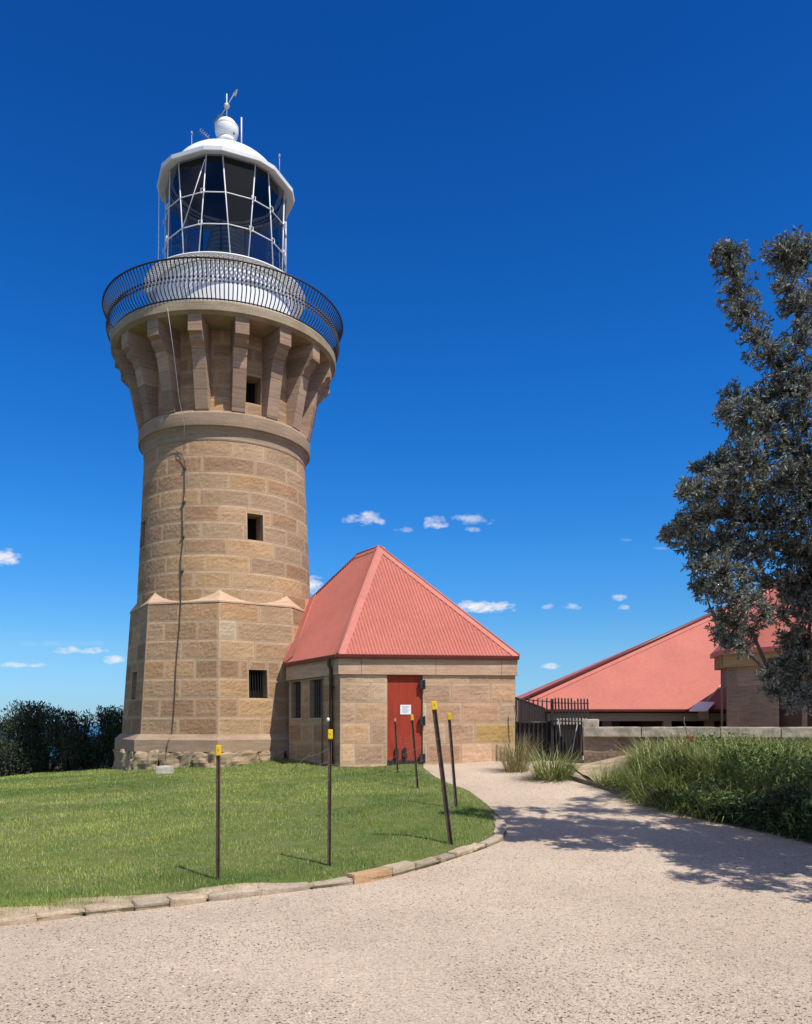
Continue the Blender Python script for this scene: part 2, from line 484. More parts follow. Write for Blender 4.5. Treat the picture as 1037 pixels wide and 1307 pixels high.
# ---------------------------------------------------------------- ashlar masonry
PAL = [(.41, .26, .150), (.36, .22, .125), (.44, .29, .165), (.33, .205, .122), (.39, .262, .16), (.45, .285, .15), (.36, .235, .142), (.41, .25, .132), (.34, .20, .112)]
class Ashlar:
    def __init__(s, mw=1.0): s.V = []; s.F = []; s.mar = []; s.tint = []; s.n = 0; s.mw = mw
    def block(s, P, u0, u1, v0, v1, w, tint, m=.018, j=.005, step=.05, rough=.006, proud=.003):
        h = v1 - v0
        if w < .03 or h < .03: return
        k = (u1 - u0) / w
        def cuts(L):
            mm = min(m, L * .3)
            inner = max(2, int((L - 2 * mm) / step))
            return np.concatenate([[0, j, mm], np.linspace(mm, L - mm, inner + 1)[1:-1], [L - mm, L - j, L]]), mm
        us, mu = cuts(w); vs, mv = cuts(h)
        A, B = np.meshgrid(us, vs, indexing='ij')
        edge = (A < .5 * j) | (A > w - .5 * j) | (B < .5 * j) | (B > h - .5 * j)
        inn = (A > mu + 1e-6) & (A < w - mu - 1e-6) & (B > mv + 1e-6) & (B < h - mv - 1e-6)
        D = np.where(edge, -.008, 0.0)
        D = D + inn * (proud + rough * rng.standard_normal(A.shape).clip(-1.6, 1.6) * .55)
        mar = (~inn).astype(float) * s.mw
        na, nb = A.shape
        pts = P((u0 + A * k).ravel(), (v0 + B).ravel(), D.ravel())
        idx = np.arange(na * nb).reshape(na, nb) + s.n
        q = np.stack([idx[:-1, :-1], idx[1:, :-1], idx[1:, 1:], idx[:-1, 1:]], -1).reshape(-1, 4)
        s.V.append(pts); s.F.append(q); s.mar.append(mar.ravel())
        s.tint.append(np.tile(np.array([*tint, rng.random()]), (na * nb, 1))); s.n += na * nb
    def courses(s, P, U, scale, vedges, bw, openings=(), tintf=None, wrap=False, seed=0, **kw):
        """U total u range, scale(v) metres per u unit, bw block width in metres"""
        r = random.Random(seed)
        for ci in range(len(vedges) - 1):
            v0, v1 = vedges[ci], vedges[ci + 1]
            sc = scale((v0 + v1) / 2); L = U * sc
            n = max(1, round(L / bw))
            cut = [0.0]
            if wrap:
                off = (ci % 2) * .5 + r.uniform(-.1, .1)
                cut = [(i + off + r.uniform(-.16, .16)) / n * U for i in range(n)]; cut.append(cut[0] + U)
            else:
                fr = .5 if ci % 2 else 1.0
                xs = []; x = bw * fr * r.uniform(.8, 1.1)
                while x < L - bw * .35: xs.append(x); x += bw * r.uniform(.8, 1.25)
                cut = [0.0] + [q / sc for q in xs] + [U]
            for a, b in zip(cut[:-1], cut[1:]):
                rects = [(a, b, v0, v1)]
                for (oa, ob, oc, od) in openings:
                    nr = []
                    for (p, q, c, d) in rects:
                        if ob <= p or oa >= q or od <= c or oc >= d: nr.append((p, q, c, d)); continue
                        if oa > p: nr.append((p, oa, c, d))
                        if ob < q: nr.append((ob, q, c, d))
                        x0, x1 = max(p, oa), min(q, ob)
                        if oc > c: nr.append((x0, x1, c, oc))
                        if od < d: nr.append((x0, x1, od, d))
                    rects = nr
                tint = r.choice(PAL); av = [sum(p[q] for p in PAL) / len(PAL) for q in range(3)]; tint = tuple(.90 * a_ + .10 * b_ for a_, b_ in zip(tint, av)); f = r.uniform(.94, 1.2); tint = tuple(t * f for t in tint)
                for (p, q, c, d) in rects:
                    tt = tintf((p + q) / 2, (c + d) / 2, tint) if tintf else tint
                    s.block(P, p, q, c, d, (q - p) * sc, tt, **kw)
    def build(s, name, parent, mat=None):
        return np_mesh(name, np.concatenate(s.V), np.concatenate(s.F), mat or M['stone'], parent,
                       {'mar': ('FLOAT', np.concatenate(s.mar)), 'tint': ('FLOAT_COLOR', np.concatenate(s.tint))})

def opening(name, parent, c, phi, w, h, depth=.4, bars=0, back='dark_void', batter=0.0, barw=.018):
    """recessed opening: stone reveals, dark interior, upright bars; c = centre on the wall face"""
    c = Vector(c); rv = Vector((math.cos(phi), math.sin(phi), 0)); n = Vector((math.sin(phi), -math.cos(phi), 0)); up = Vector((0, 0, 1))
    if batter: up = (up - n * batter).normalized()
    mb = MB()
    f = [c + rv * (sx * w / 2) + up * (sz * h / 2) - n * .012 for sx, sz in ((-1, -1), (1, -1), (1, 1), (-1, 1))]
    b = [p - n * depth for p in f]
    for i in range(4):
        k = (i + 1) % 4; mb.quad(f[k], f[i], b[i], b[k])
    o = mb.build(name, M['stone_plain'], parent)
    mb = MB(); mb.quad(b[0] + n * .002, b[1] + n * .002, b[2] + n * .002, b[3] + n * .002)
    mb.build('pane', M[back], o)
    for i in range(bars):
        x = -w / 2 + w * (i + 1) / (bars + 1)
        q = MB(); q.tube([c + rv * x - up * h / 2 - n * .10, c + rv * x + up * h / 2 - n * .10], barw / 2, 6, cap=False)
        q.build('bar', M['iron'], o)
    return o

# ================================================================ LIGHTHOUSE
TX, TY = -5.175, 23.3
PH0 = R(12.7)
def pol(r, phi, z): return Vector((TX + r * math.sin(phi), TY - r * math.cos(phi), z))
LH = empty('lighthouse', (TX, TY, float(ground(TX, TY))), 'tall round sandstone lighthouse tower with white lantern room and black iron balcony railing', 'lighthouse')

WIN_PHI = R(31.4)
Z_OCT0, Z_OCT1, Z_COL = 1.33, 4.80, 9.05
def r_shaft(v): return 2.43 + (v - Z_OCT1) * (2.24 - 2.43) / (Z_COL - Z_OCT1)
# round shaft
a = Ashlar()
def P_shaft(u, v, d):
    r = 2.43 + (v - Z_OCT1) * (2.24 - 2.43) / (Z_COL - Z_OCT1) + d
    return np.stack([TX + r * np.sin(u), TY - r * np.cos(u), v], -1)
sw, sh, sz = .43, .69, 6.82
ops = []
for k in (0, 1, 2, 3):
    ph = WIN_PHI + k * math.pi / 2
    for kk in (-1, 0, 1):
        ops.append((ph - sw / 2 / 2.34 + kk * 2 * math.pi, ph + sw / 2 / 2.34 + kk * 2 * math.pi, sz - sh / 2, sz + sh / 2))
ved = list(np.linspace(Z_OCT1 - .06, Z_COL + .02, 11))
a.courses(P_shaft, 2 * math.pi, r_shaft, ved, 1.12, ops, wrap=True, seed=3)
a.build('shaft', LH)
for k in range(4):
    ph = WIN_PHI + k * math.pi / 2
    opening('window', LH, pol(r_shaft(sz) - .01, ph, sz), ph, sw, sh, .5)
# octagonal base
def r_oct(v): return 2.86 + (v - Z_OCT0) * (2.63 - 2.86) / (Z_OCT1 - Z_OCT0)
C8 = math.cos(math.pi / 8)
a = Ashlar()
bw_, bh_, bz_ = .50, .71, 2.70
CORN = R(8.9)
for k in range(8):
    p0 = CORN + k * math.pi / 4; p1 = p0 + math.pi / 4; pm = (p0 + p1) / 2
    def P_oct(u, v, d, p0=p0, p1=p1, pm=pm):
        r = 2.86 + (v - Z_OCT0) * (2.63 - 2.86) / (Z_OCT1 - Z_OCT0)
        x = r * (np.sin(p0) * (1 - u) + np.sin(p1) * u) + d * math.sin(pm)
        y = -r * (np.cos(p0) * (1 - u) + np.cos(p1) * u) - d * math.cos(pm)
        return np.stack([TX + x, TY + y, v], -1)
    wid = lambda v: 2 * r_oct(v) * math.sin(math.pi / 8)
    op = []
    if k % 2 == 0:
        hw = bw_ / 2 / wid(bz_)
        op = [(.5 - hw, .5 + hw, bz_ - bh_ / 2, bz_ + bh_ / 2)]
    a.courses(P_oct, 1.0, wid, list(np.linspace(Z_OCT0, Z_OCT1, 8)), 1.08, op, seed=20 + k,
              tintf=lambda u, v, t, k=k: (.47, .37, .25) if (k == 0 and u < .14 and 3.8 < v < 4.3) else t)
a.build('octagonal_base', LH)
for k in range(0, 8, 2):
    ph = CORN + k * math.pi / 4 + math.pi / 8
    opening('window', LH, pol(r_oct(bz_) * C8 - .005, ph, bz_), ph, bw_, bh_, .35, 6, batter=.06)
# broach caps over the octagon corners
mb = MB()
for k in range(8):
    pc = CORN + k * math.pi / 4; N = 24; vs = []; fs = []
    Rc = r_oct(Z_OCT1) + .02; rs = 2.425
    for i in range(N + 1):
        t = (i / N - .5) * math.pi / 4
        ro = max(Rc * C8 / math.cos(math.pi / 8 - abs(t)), rs)
        zi = Z_OCT1 + .31 * (ro - rs) / (Rc - rs)
        for s in (0, 1, 2, 3):
            q = s / 2 if s < 3 else 1
            if s == 0: vs.append(pol(ro, pc + t, Z_OCT1 - .035))
            elif s == 1: vs.append(pol(ro, pc + t, Z_OCT1 + .004))
            elif s == 2: vs.append(pol((ro + rs) / 2, pc + t, Z_OCT1 + (zi - Z_OCT1) * .5))
            else: vs.append(pol(rs - .03, pc + t, zi + .03))
    for i in range(N):
        for s in range(3): fs.append((i * 4 + s, (i + 1) * 4 + s, (i + 1) * 4 + s + 1, i * 4 + s + 1))
    mb.add(vs, fs)
mb.build('broach_course', M['stone_band'], LH)
# plinth with sloped top, then the rough footing
mb = MB()
def oct_ring(mb, prof, mat=None):
    vs = []; m = len(prof)
    for k in range(8):
        for (r, z) in prof: vs.append(pol(r, CORN + k * math.pi / 4, z))
    mb.add(vs, [(k * m + i, ((k + 1) % 8) * m + i, ((k + 1) % 8) * m + i + 1, k * m + i + 1) for k in range(8) for i in range(m - 1)])
oct_ring(mb, [(2.9, .94), (3.05, .94), (3.04, 1.24), (2.89, 1.385), (2.80, 1.39)])
mb.build('plinth', M['stone_plain'], LH)
def rocky(name, c, size, ax, seed, mat, parent=None, amp=.05, sub=7):
    """a broken block of rock: a box whose faces are knocked about"""
    r = np.random.default_rng(seed); import bmesh
    bm = bmesh.new(); bmesh.ops.create_cube(bm, size=1)
    bmesh.ops.subdivide_edges(bm, edges=bm.edges[:], cuts=sub, use_grid_fill=True)
    from mathutils import noise
    X, Y, Z = ax
    for v in bm.verts:
        p = v.co.copy(); q = p.copy()
        nrm = p.normalized()
        q = Vector((math.copysign(abs(p.x * 2) ** 1.0 / 2, p.x), p.y, p.z))
        w = c + X * (q.x * size[0]) + Y * (q.y * size[1]) + Z * (q.z * size[2])
        d = noise.noise(w * 3.1 + Vector((seed, 0, 0))) * amp + noise.noise(w * 9 + Vector((0, seed, 0))) * amp * .5
        corner = sum(1 for t in (p.x, p.y, p.z) if abs(t) > .49)
        v.co = w + (X * nrm.x + Y * nrm.y + Z * nrm.z) * (d - (.35 * amp if corner > 1 else 0))
    me = bpy.data.meshes.new(name); bm.to_mesh(me); bm.free()
    return link(name, me, mat, parent)
Zv = Vector((0, 0, 1))
sidx = 0
for k in range(8):
    p0 = CORN + k * math.pi / 4; A_, B_ = pol(3.0, p0, 0), pol(3.0, p0 + math.pi / 4, 0)
    d_ = (B_ - A_); L_ = d_.length; d_ = d_.normalized(); n_ = Vector((d_.y, -d_.x, 0))
    r = random.Random(50 + k); x = 0
    for wfrac in ([.30, .42, .28] if k % 2 else [.45, .33, .22]):
        w = wfrac * L_; c = A_ + d_ * (x + w / 2) - n_ * (.17 + r.uniform(-.03, .06)); x += w
        gz = float(ground(c.x, c.y)) - .25
        top = .945
        c.z = (gz + top) / 2
        rocky('footing_stone', c, (w - .01, .6, top - gz), (d_, n_, Zv), 60 + sidx, M['stone_rock'], LH, .11, 9); sidx += 1
# collar below the brackets
mb = MB()
lathe(mb, [(2.20, 9.02), (2.255, 9.03), (2.265, 9.07), (2.255, 9.11), (2.27, 9.20), (2.30, 9.29), (2.345, 9.34), (2.35, 9.37), (2.395, 9.375), (2.40, 9.39), (2.40, 9.70), (2.36, 9.77), (2.05, 9.80)], 96, TX, TY)
mb.build('collar', M['stone_plain'], LH, sharp=25)
# wall behind the brackets
a = Ashlar()
def P_neck(u, v, d):
    r = 2.17 + d
    return np.stack([TX + r * np.sin(u), TY - r * np.cos(u), v], -1)
nops = [(WIN_PHI + k * math.pi / 2 + kk * 2 * math.pi - .10, WIN_PHI + k * math.pi / 2 + kk * 2 * math.pi + .10, 10.14, 10.86) for k in range(4) for kk in (-1, 0, 1)]
a.courses(P_neck, 2 * math.pi, lambda v: 2.17, [9.75, 10.14, 10.5, 10.86, 11.22, 11.6, 11.96], 1.1, nops, wrap=True, seed=9, rough=.004)
a.build('neck_wall', LH)
for k in range(4):
    ph = WIN_PHI + k * math.pi / 2
    opening('window', LH, pol(2.165, ph, 10.5), ph, .43, .72, .45)
# sixteen stone brackets
prof = [(2.10, 9.77), (2.385, 9.77), (2.66, 11.10), (2.70, 11.16), (2.72, 11.26), (2.86, 11.36), (2.90, 11.47), (3.02, 11.52), (3.02, 11.94), (2.10, 11.94)]
pieces = [(0, 3)]
for k in range(16):
    ph = R(20.1 + 22.5 * k); w = .355
    tv = Vector((math.cos(ph), math.sin(ph), 0))
    mb = MB(); mb.prism([pol(r, ph, z) - tv * w / 2 for r, z in prof], tv * w)
    mb.build('bracket', M['stone_corbel'], LH, bevel=.012)
# gallery floor slab
mb = MB()
lathe(mb, [(1.9, 11.93), (3.02, 11.93), (3.06, 11.96), (3.13, 11.99), (3.14, 12.20), (3.10, 12.25), (1.8, 12.26)], 128, TX, TY)
mb.build('gallery_slab', M['stone_slab'], LH, sharp=20)
# iron railing
mb = MB()
rail = MB()
rail.tube([pol(3.34, 2 * math.pi * k / 120, 13.17) for k in range(120)], .024, 8, closed=True)
RAIL = rail.build('railing', M['iron'], LH)
lo = MB(); lo.tube([pol(3.08, 2 * math.pi * k / 120, 12.29) for k in range(120)], .018, 6, closed=True)
lo.build('bottom_rail', M['iron'], RAIL)
bp = [(3.08, 12.24), (3.08, 12.32), (3.16, 12.39), (3.225, 12.48), (3.245, 12.57), (3.22, 12.66), (3.19, 12.74), (3.185, 12.82), (3.21, 12.91), (3.27, 13.02), (3.325, 13.11), (3.34, 13.17)]
def baluster(mb, ph):
    mb.tube([pol(r, ph, z) for r, z in bp], .0155, 5, cap=False)
    for zz, rr in ((12.67, 3.215), (12.79, 3.187)):
        mb.tube([pol(rr, ph, zz - .03), pol(rr, ph, zz - .012), pol(rr, ph, zz + .012), pol(rr, ph, zz + .03)], [.013, .034, .034, .013], 6, cap=False)
NB = 186
order = sorted(range(NB), key=lambda k: abs((2 * math.pi * k / NB - PH0 + math.pi) % (2 * math.pi) - math.pi))
front, rest = order[:100], order[100:]
for k in front:
    q = MB(); baluster(q, 2 * math.pi * k / NB); q.build('baluster', M['iron'], RAIL)
q = MB()
for k in rest: baluster(q, 2 * math.pi * k / NB)
tag(q.build('balusters', M['iron'], RAIL), kind='stuff')
# white lantern drum and lattice catwalk
mb = MB()
lathe(mb, [(1.93, 12.26), (1.93, 13.88), (1.88, 13.92), (1.55, 13.93)], 96, TX, TY)
lathe(mb, [(1.95, 12.27), (1.98, 12.29), (1.98, 12.40), (1.935, 12.43)], 96, TX, TY)
DRUM = mb.build('lantern_drum', M['white'], LH, sharp=30)
mb = MB()
rin, rout, zc = 1.90, 2.24, 13.93
NL = 104
for sgn in (1, -1):
    for k in range(NL):
        p0 = 2 * math.pi * k / NL; p1 = p0 + sgn * .20
        q = [pol(rin + (rout - rin) * t, p0 + (p1 - p0) * t, zc) for t in (0, .5, 1)]
        mb.tube(q, .0165, 4, cap=False)
for rr_, tt in ((rin + .02, .02), (rout, .03)):
    mb.tube([pol(rr_, 2 * math.pi * k / 96, zc) for k in range(96)], tt, 6, closed=True)
mb.build('catwalk_grating', M['white'], LH)
# glazing
ZG0, ZG1, ZG2, ZG3 = 13.94, 15.04, 15.89, 16.91
RG = 1.69
CEN = R(1.7)
top_a, bot_a = [], []
for k in range(8):
    c = CEN + k * math.pi / 4
    top_a += [c - R(7.3), c + R(7.3)]; bot_a += [c - R(15), c + R(15)]
mb = MB()
def gp(i, z, r=RG):
    i = i % 16; t = (z - ZG0) / (ZG3 - ZG0)
    ab, atp = bot_a[i], top_a[i]
    return pol(r, ab + (atp - ab) * t, z)
for i in range(16):
    mb.quad(gp(i, ZG0), gp(i + 1, ZG0), gp(i + 1, ZG3), gp(i, ZG3))
GL = mb.build('lantern_glass', M['glass'], LH)
for i in range(16):
    q = MB(); q.tube([gp(i, ZG0, RG + .01), gp(i, ZG3, RG + .01)], .0165, 6)
    q.build('mullion', M['white'], GL)
for z in (ZG1, ZG2):
    q = MB(); q.tube([gp(i, z, RG + .012) for i in range(16)], .0145, 6, closed=True)
    for i in range(16):
        if i % 2 == 0 or i in (3, 11, 13):
            p = gp(i, z, RG + .06); ph = math.atan2(p.x - TX, -(p.y - TY))
            t_ = Vector((math.cos(ph), math.sin(ph), 0)); n_ = Vector((math.sin(ph), -math.cos(ph), 0))
            q.tube([p - t_ * .05 - Zv * .06, p + t_ * .05 - Zv * .06, p + t_ * .05 + Zv * .06, p - t_ * .05 + Zv * .06], .012, 5, closed=True)
    q.build('glazing_ring', M['white'], GL)
# eave, dome, ventilator
mb = MB()
def ring16(prof):
    vs = []; m = len(prof)
    for i in range(16):
        for (r, z) in prof: vs.append(pol(r, top_a[i], z))
    mb.add(vs, [(k * m + i, ((k + 1) % 16) * m + i, ((k + 1) % 16) * m + i + 1, k * m + i + 1) for k in range(16) for i in range(m - 1)])
ring16([(1.62, 16.91), (1.70, 16.91), (1.90, 16.85), (1.935, 16.86), (1.945, 16.96), (1.88, 17.01), (1.50, 17.06)])
mb.build('eave', M['white'], LH)
mb = MB()
dome = [(1.60 * math.cos(R(t)), 16.97 + 1.06 * math.sin(R(t))) for t in range(0, 80, 5)] + [(.26, 18.02), (.26, 18.40)]
lathe(mb, dome, 64, TX, TY)
DOME = mb.build('dome', M['white'], LH, sharp=40)
mb = MB()
lathe(mb, [(1.64, 16.93), (1.5, 17.2), (1.1, 17.5), (.6, 17.68), (.02, 17.7)], 32, TX, TY)
mb.build('dome_lining', M['lining'], DOME)
mb = MB()
ball = [(.25, 18.38), (.27, 18.42)] + [(.335 * math.cos(R(t)), 18.76 + .345 * math.sin(R(t))) for t in range(-46, 91, 8)]
lathe(mb, ball, 40, TX, TY)
lathe(mb, [(.328, 18.83), (.338, 18.84), (.338, 18.87), (.322, 18.88)], 40, TX, TY)
lathe(mb, [(.28, 18.37), (.30, 18.39), (.28, 18.41)], 40, TX, TY)
mb.build('ventilator_ball', M['white'], LH, sharp=40)
# weather vane
ct = Vector((TX, TY, 0))
mb = MB()
mb.tube([ct + Zv * 19.1, ct + Zv * 19.84], .017, 6)
lathe(mb, [(.001, 19.41), (.06, 19.43), (.085, 19.48), (.06, 19.54), (.001, 19.56)], 12, TX, TY)
va = Vector((.62, -.55, .42)).normalized(); hc = ct + Zv * 19.48
mb.tube([hc - va * .50, hc + va * .40], .014, 6)
mb.prism([hc + va * .38 + Vector((-.025, 0, .045)), hc + va * .55, hc + va * .38 + Vector((.025, 0, -.045))], Vector((.02, .025, 0)))
mb.build('weather_vane', M['cream'], LH)
mb = MB()
side = va.cross(Vector((0, 1, 0))).normalized()
for s_ in (-1, 1):
    mb.prism([hc - va * .26 + side * s_ * .02, hc - va * .62 + side * s_ * .03, hc - va * .62 + side * s_ * .11, hc - va * .32 + side * s_ * .08], Vector((.012, .014, 0)))
mb.build('vane_tail', M['grey_wire'], LH)
def whip(px, y0, y1, Y, r=.011, mat='grey_wire', knob=True):
    mb = MB(); p0, p1 = at(px, y0, Y), at(px, y1, Y)
    mb.tube([p0, p1], r, 6)
    if knob: mb.tube([p1 - Zv * .02, p1 + Zv * .02, p1 + Zv * .08], [.02, .034, .012], 6)
    mb.build('antenna', M[mat], LH)
whip(245, 200, 171, 22.3); whip(299, 194, 171, 21.55); whip(357, 226, 200, 22.8)
whip(308.5, 192, 150, 23.0, .02, 'white', False)
mb = MB()
y0_, y1_ = at(269, 178, 23.0), at(255, 166, 23.0)
mb.tube([y0_, y1_], .012, 5)
yd = (y1_ - y0_).normalized(); ys = yd.cross(Vector((.3, 1, 0)).normalized())
for i in range(5):
    c = y0_ + (y1_ - y0_) * (.25 + .18 * i); mb.tube([c - ys * .07, c + ys * .07], .006, 4)
mb.build('antenna', M['grey_wire'], LH)
# stanchions and diagonal stay outside the glass
for ph in (PH0 - R(88), ):
    mb = MB(); mb.tube([pol(1.86, ph, 16.90), pol(1.87, ph, 15.4), pol(1.88, ph, 13.93)], .017, 5); mb.build('stanchion', M['white'], LH)
mb = MB(); mb.tube([at(262, 203, 21.55), at(233, 292, 21.75)], .012, 5); mb.build('stay_rod', M['white'], LH)
# lens inside the lantern
mb = MB()
lp = [(.62, 14.1), (.62, 14.35)]
for i in range(9):
    z = 14.4 + i * .15; rr = .66 - .035 * abs(i - 3)
    lp += [(rr - .05, z), (rr, z + .05), (rr, z + .1), (rr - .05, z + .14)]
lp += [(.30, 15.9), (.02, 16.1)]
lathe(mb, lp, 32, TX, TY)
LENS = mb.build('lens', M['lens'], LH, sharp=30)
mb = MB()
for k in range(6):
    ph = k * math.pi / 3; mb.tube([pol(.70, ph, 14.1), pol(.70, ph, 15.8)], .02, 5)
mb.build('lens_frame', M['iron'], LENS)
# lightning conductor strap down the face and thin wire from the gallery
mb = MB()
pts = []
cph = R(-14.6)
p = pol(r_shaft(8.75) + .05, cph - .09, 8.72); pts.append(pol(r_shaft(8.75) + .02, cph - .115, 8.78)); pts.append(p)
pts += [pol(r_shaft(8.7) + .06, cph - .05, 8.70), pol(r_shaft(8.5) + .05, cph, 8.50)]
for i, z in enumerate(np.linspace(8.2, 4.9, 8)): pts.append(pol(r_shaft(z) + .035, cph + .012 * math.sin(i * 2.1) - i * .002, float(z)))
def octp(z, off, e=.03): 
    ph = CORN - math.pi / 8; ap = r_oct(z) * C8 + e
    tv = Vector((math.cos(ph), math.sin(ph), 0)); return pol(ap, ph, z) + tv * off
pts += [octp(float(z), -.06 - .02 * i + .012 * math.sin(i * 1.7)) for i, z in enumerate(np.linspace(4.75, 1.36, 7))]
pts += [octp(1.2, -.19, .20), octp(.9, -.23, .20), octp(.55, -.24, .20)]
mb.tube(pts, .012, 5)
for z in (8.3, 7.4, 6.5, 5.6):
    mb.box(pol(r_shaft(z) + .035, cph, z), (.08, .05, .035))
mb.build('lightning_conductor', M['cable'], LH)
mb = MB(); mb.tube([at(214, 393, 20.25), at(222, 450, 20.55), at(229, 510, 20.8), at(235.5, 541, 20.9), at(235, 575, 21.05)], .009, 4)
mb.build('thin_wire', M['grey_wire'], LH)

# ================================================================ OIL STORE (red roofed annex)
A0, B0 = Vector((-1.50, 18.5, 0)), Vector((2.555, 19.0, 0))
AC = Vector((-.507, .862, 0))
C0 = A0 + AC * 3.05
Z_E = 3.235; Z_BAND = 2.78
OS = empty('oil_store', ((A0 + B0) / 2)[:2] + (float(ground(.5, 18.7)),), 'low sandstone annex with steep red corrugated hip roof and red door beside the tower', 'building')
fu = (B0 - A0); LF = fu.length; fu = fu.normalized(); fn = Vector((fu.y, -fu.x, 0))
lu = -AC; ln = Vector((-AC.y, AC.x, 0))
ln = Vector((-.862, -.507, 0))
def plane_P(o, u_, n_):
    def P(u, v, d):
        return np.stack([o.x + u_.x * u + n_.x * d, o.y + u_.y * u + n_.y * d, v], -1)
    return P
d0, d1 = 1.075, 1.90
DZ0, DZ1 = .68, Z_BAND
for gap in ((d0, 99, 0, 2.9), (-1, d1, 0, 2.9)):      # the stretch left of the door, then the stretch right of it
    a = Ashlar()
    a.courses(plane_P(A0, fu, fn), LF, lambda v: 1.0, [.2, .74, 1.20, 1.67, 2.14, 2.60, Z_BAND], .82, [gap], seed=31, rough=.005, proud=.002,
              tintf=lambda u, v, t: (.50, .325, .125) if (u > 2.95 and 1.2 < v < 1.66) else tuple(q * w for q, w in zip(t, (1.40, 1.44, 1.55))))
    a.build('front_wall', OS)
a = Ashlar()
wz0, wz1 = 1.80, 2.73
wins = [(3.05 - 2.90, 3.05 - 2.27, wz0, wz1), (3.05 - 1.73, 3.05 - 1.03, wz0, wz1)]
a.courses(plane_P(C0, lu, ln), 3.05, lambda v: 1.0, [.1, .74, 1.20, 1.67, 2.14, 2.60, Z_BAND], .9, wins, seed=32, rough=.006)
a.build('side_wall', OS)
lphi = math.atan2(ln.x, -ln.y)
for (u0, u1, z0, z1) in wins:
    c = C0 + lu * ((u0 + u1) / 2); c.z = (z0 + z1) / 2
    opening('barred_window', OS, c, lphi, u1 - u0, z1 - z0, .3, 5, barw=.03)
D0 = B0 + AC * 4.2
E0 = Vector((-2.6, 23.6, 0))
mb = MB()
for p, q in ((B0, D0), (D0, E0)):
    mb.quad(Vector((p.x, p.y, .1)), Vector((q.x, q.y, .1)), Vector((q.x, q.y, 3.2)), Vector((p.x, p.y, 3.2)))
mb.build('rear_wall', M['stone_plain'], OS)
# smooth band under the eaves
mb = MB()
def band(mb, p, q, n, z0, z1, t, ext=(0, 0)):
    d = (q - p).normalized(); p = p - d * ext[0]; q = q + d * ext[1]
    c = (p + q) / 2 + n * (t / 2 - .1); c.z = (z0 + z1) / 2
    mb.box(c, ((q - p).length, t + .2, z1 - z0), (d, n, Zv))
x = 0
r = random.Random(5)
bparts = [(0, .48), (.48, 2.2), (2.2, 3.75), (3.75, LF)]
for i, (u0, u1) in enumerate(bparts):
    q = MB(); band(q, A0 + fu * (u0 + .003), A0 + fu * (u1 - .003), fn, Z_BAND, 3.16, .045 + .003 * (i % 2), (.045 if i == 0 else 0, .05 if i == 3 else 0))
    q.build('band_stone', M['stone_band'], OS, bevel=.006)
q = MB(); band(q, C0, A0 - lu * .0, ln, Z_BAND, 3.155, .035, (.1, .0)); q.build('band_stone', M['stone_band'], OS)
# door
dphi = math.atan2(fn.x, -fn.y)
dc = A0 + fu * ((d0 + d1) / 2)
mb = MB(); c = dc - fn * .07; c.z = (DZ0 + .07 + DZ1) / 2
mb.box(c, (d1 - d0 - .004, .05, DZ1 - DZ0 - .07), (fu, fn, Zv))
DOOR = mb.build('door', M['door'], OS, bevel=.004)
q = MB()
for i in range(4):
    pass
c = dc - fn * .055; c.z = DZ0 + .06; q = MB(); q.box(c, (d1 - d0 + .01, .09, .14), (fu, fn, Zv)); q.build('kick_plate', M['iron'], DOOR)
for zz in (2.56, 1.72, .86):
    q = MB(); c = A0 + fu * (d1 - .02) + fn * .02; c.z = zz
    q.box(c, (.11, .06, .20), (fu, fn, Zv)); c2 = c + fu * .055 + fn * .035; q.tube([c2 - Zv * .11, c2 + Zv * .11], .022, 8)
    q.build('hinge', M['iron'], DOOR, bevel=.003)
for k, du in enumerate((-.19, .0)):
    q = MB(); c = dc + fu * (du - .0) - fn * .02; c.z = .98
    q.box(c, (.085, .05, .22), (fu, fn, Zv)); q.tube([c + fn * .035 - Zv * .16, c + fn * .035 + Zv * .14], .017, 6)
    q.box(c + fn * .03 - Zv * .07, (.11, .05, .05), (fu, fn, Zv))
    q.build('bolt', M['iron'], DOOR, bevel=.003)
q = MB(); c = dc + fu * .02 - fn * .040; c.z = 1.98
q.box(c, (.25, .006, .22), (fu, fn, Zv)); SIGN = q.build('notice', M['paper'], DOOR)
q = MB()
for i in range(6):
    cc = c + fn * .0045 + Zv * (.07 - .026 * i) + fu * (-.01 * (i % 3)); q.box(cc, (.18 - .03 * ((i * 7) % 3), .002, .007), (fu, fn, Zv))
q.build('printed_lines', M['ink'], SIGN)
q = MB()
for dz, dw in ((DZ1 - .0, 1), ):
    pass
fr = MB()
for uu in (d0 - .0, d1 + .0):
    c = A0 + fu * uu - fn * .16; c.z = (DZ0 + DZ1) / 2; fr.box(c, (.02, .24, DZ1 - DZ0), (fu, fn, Zv))
c = dc - fn * .30; c.z = 1.7; fr.box(c, (d1 - d0, .02, 2.3), (fu, fn, Zv))
fr.build('door_recess', M['stone_plain'], OS)
q = MB(); c = dc + fn * .12; c.z = DZ0 - .13; q.box(c, (1.15, .5, .24), (fu, fn, Zv)); q.build('threshold', M['stone_plain'], OS, bevel=.02)
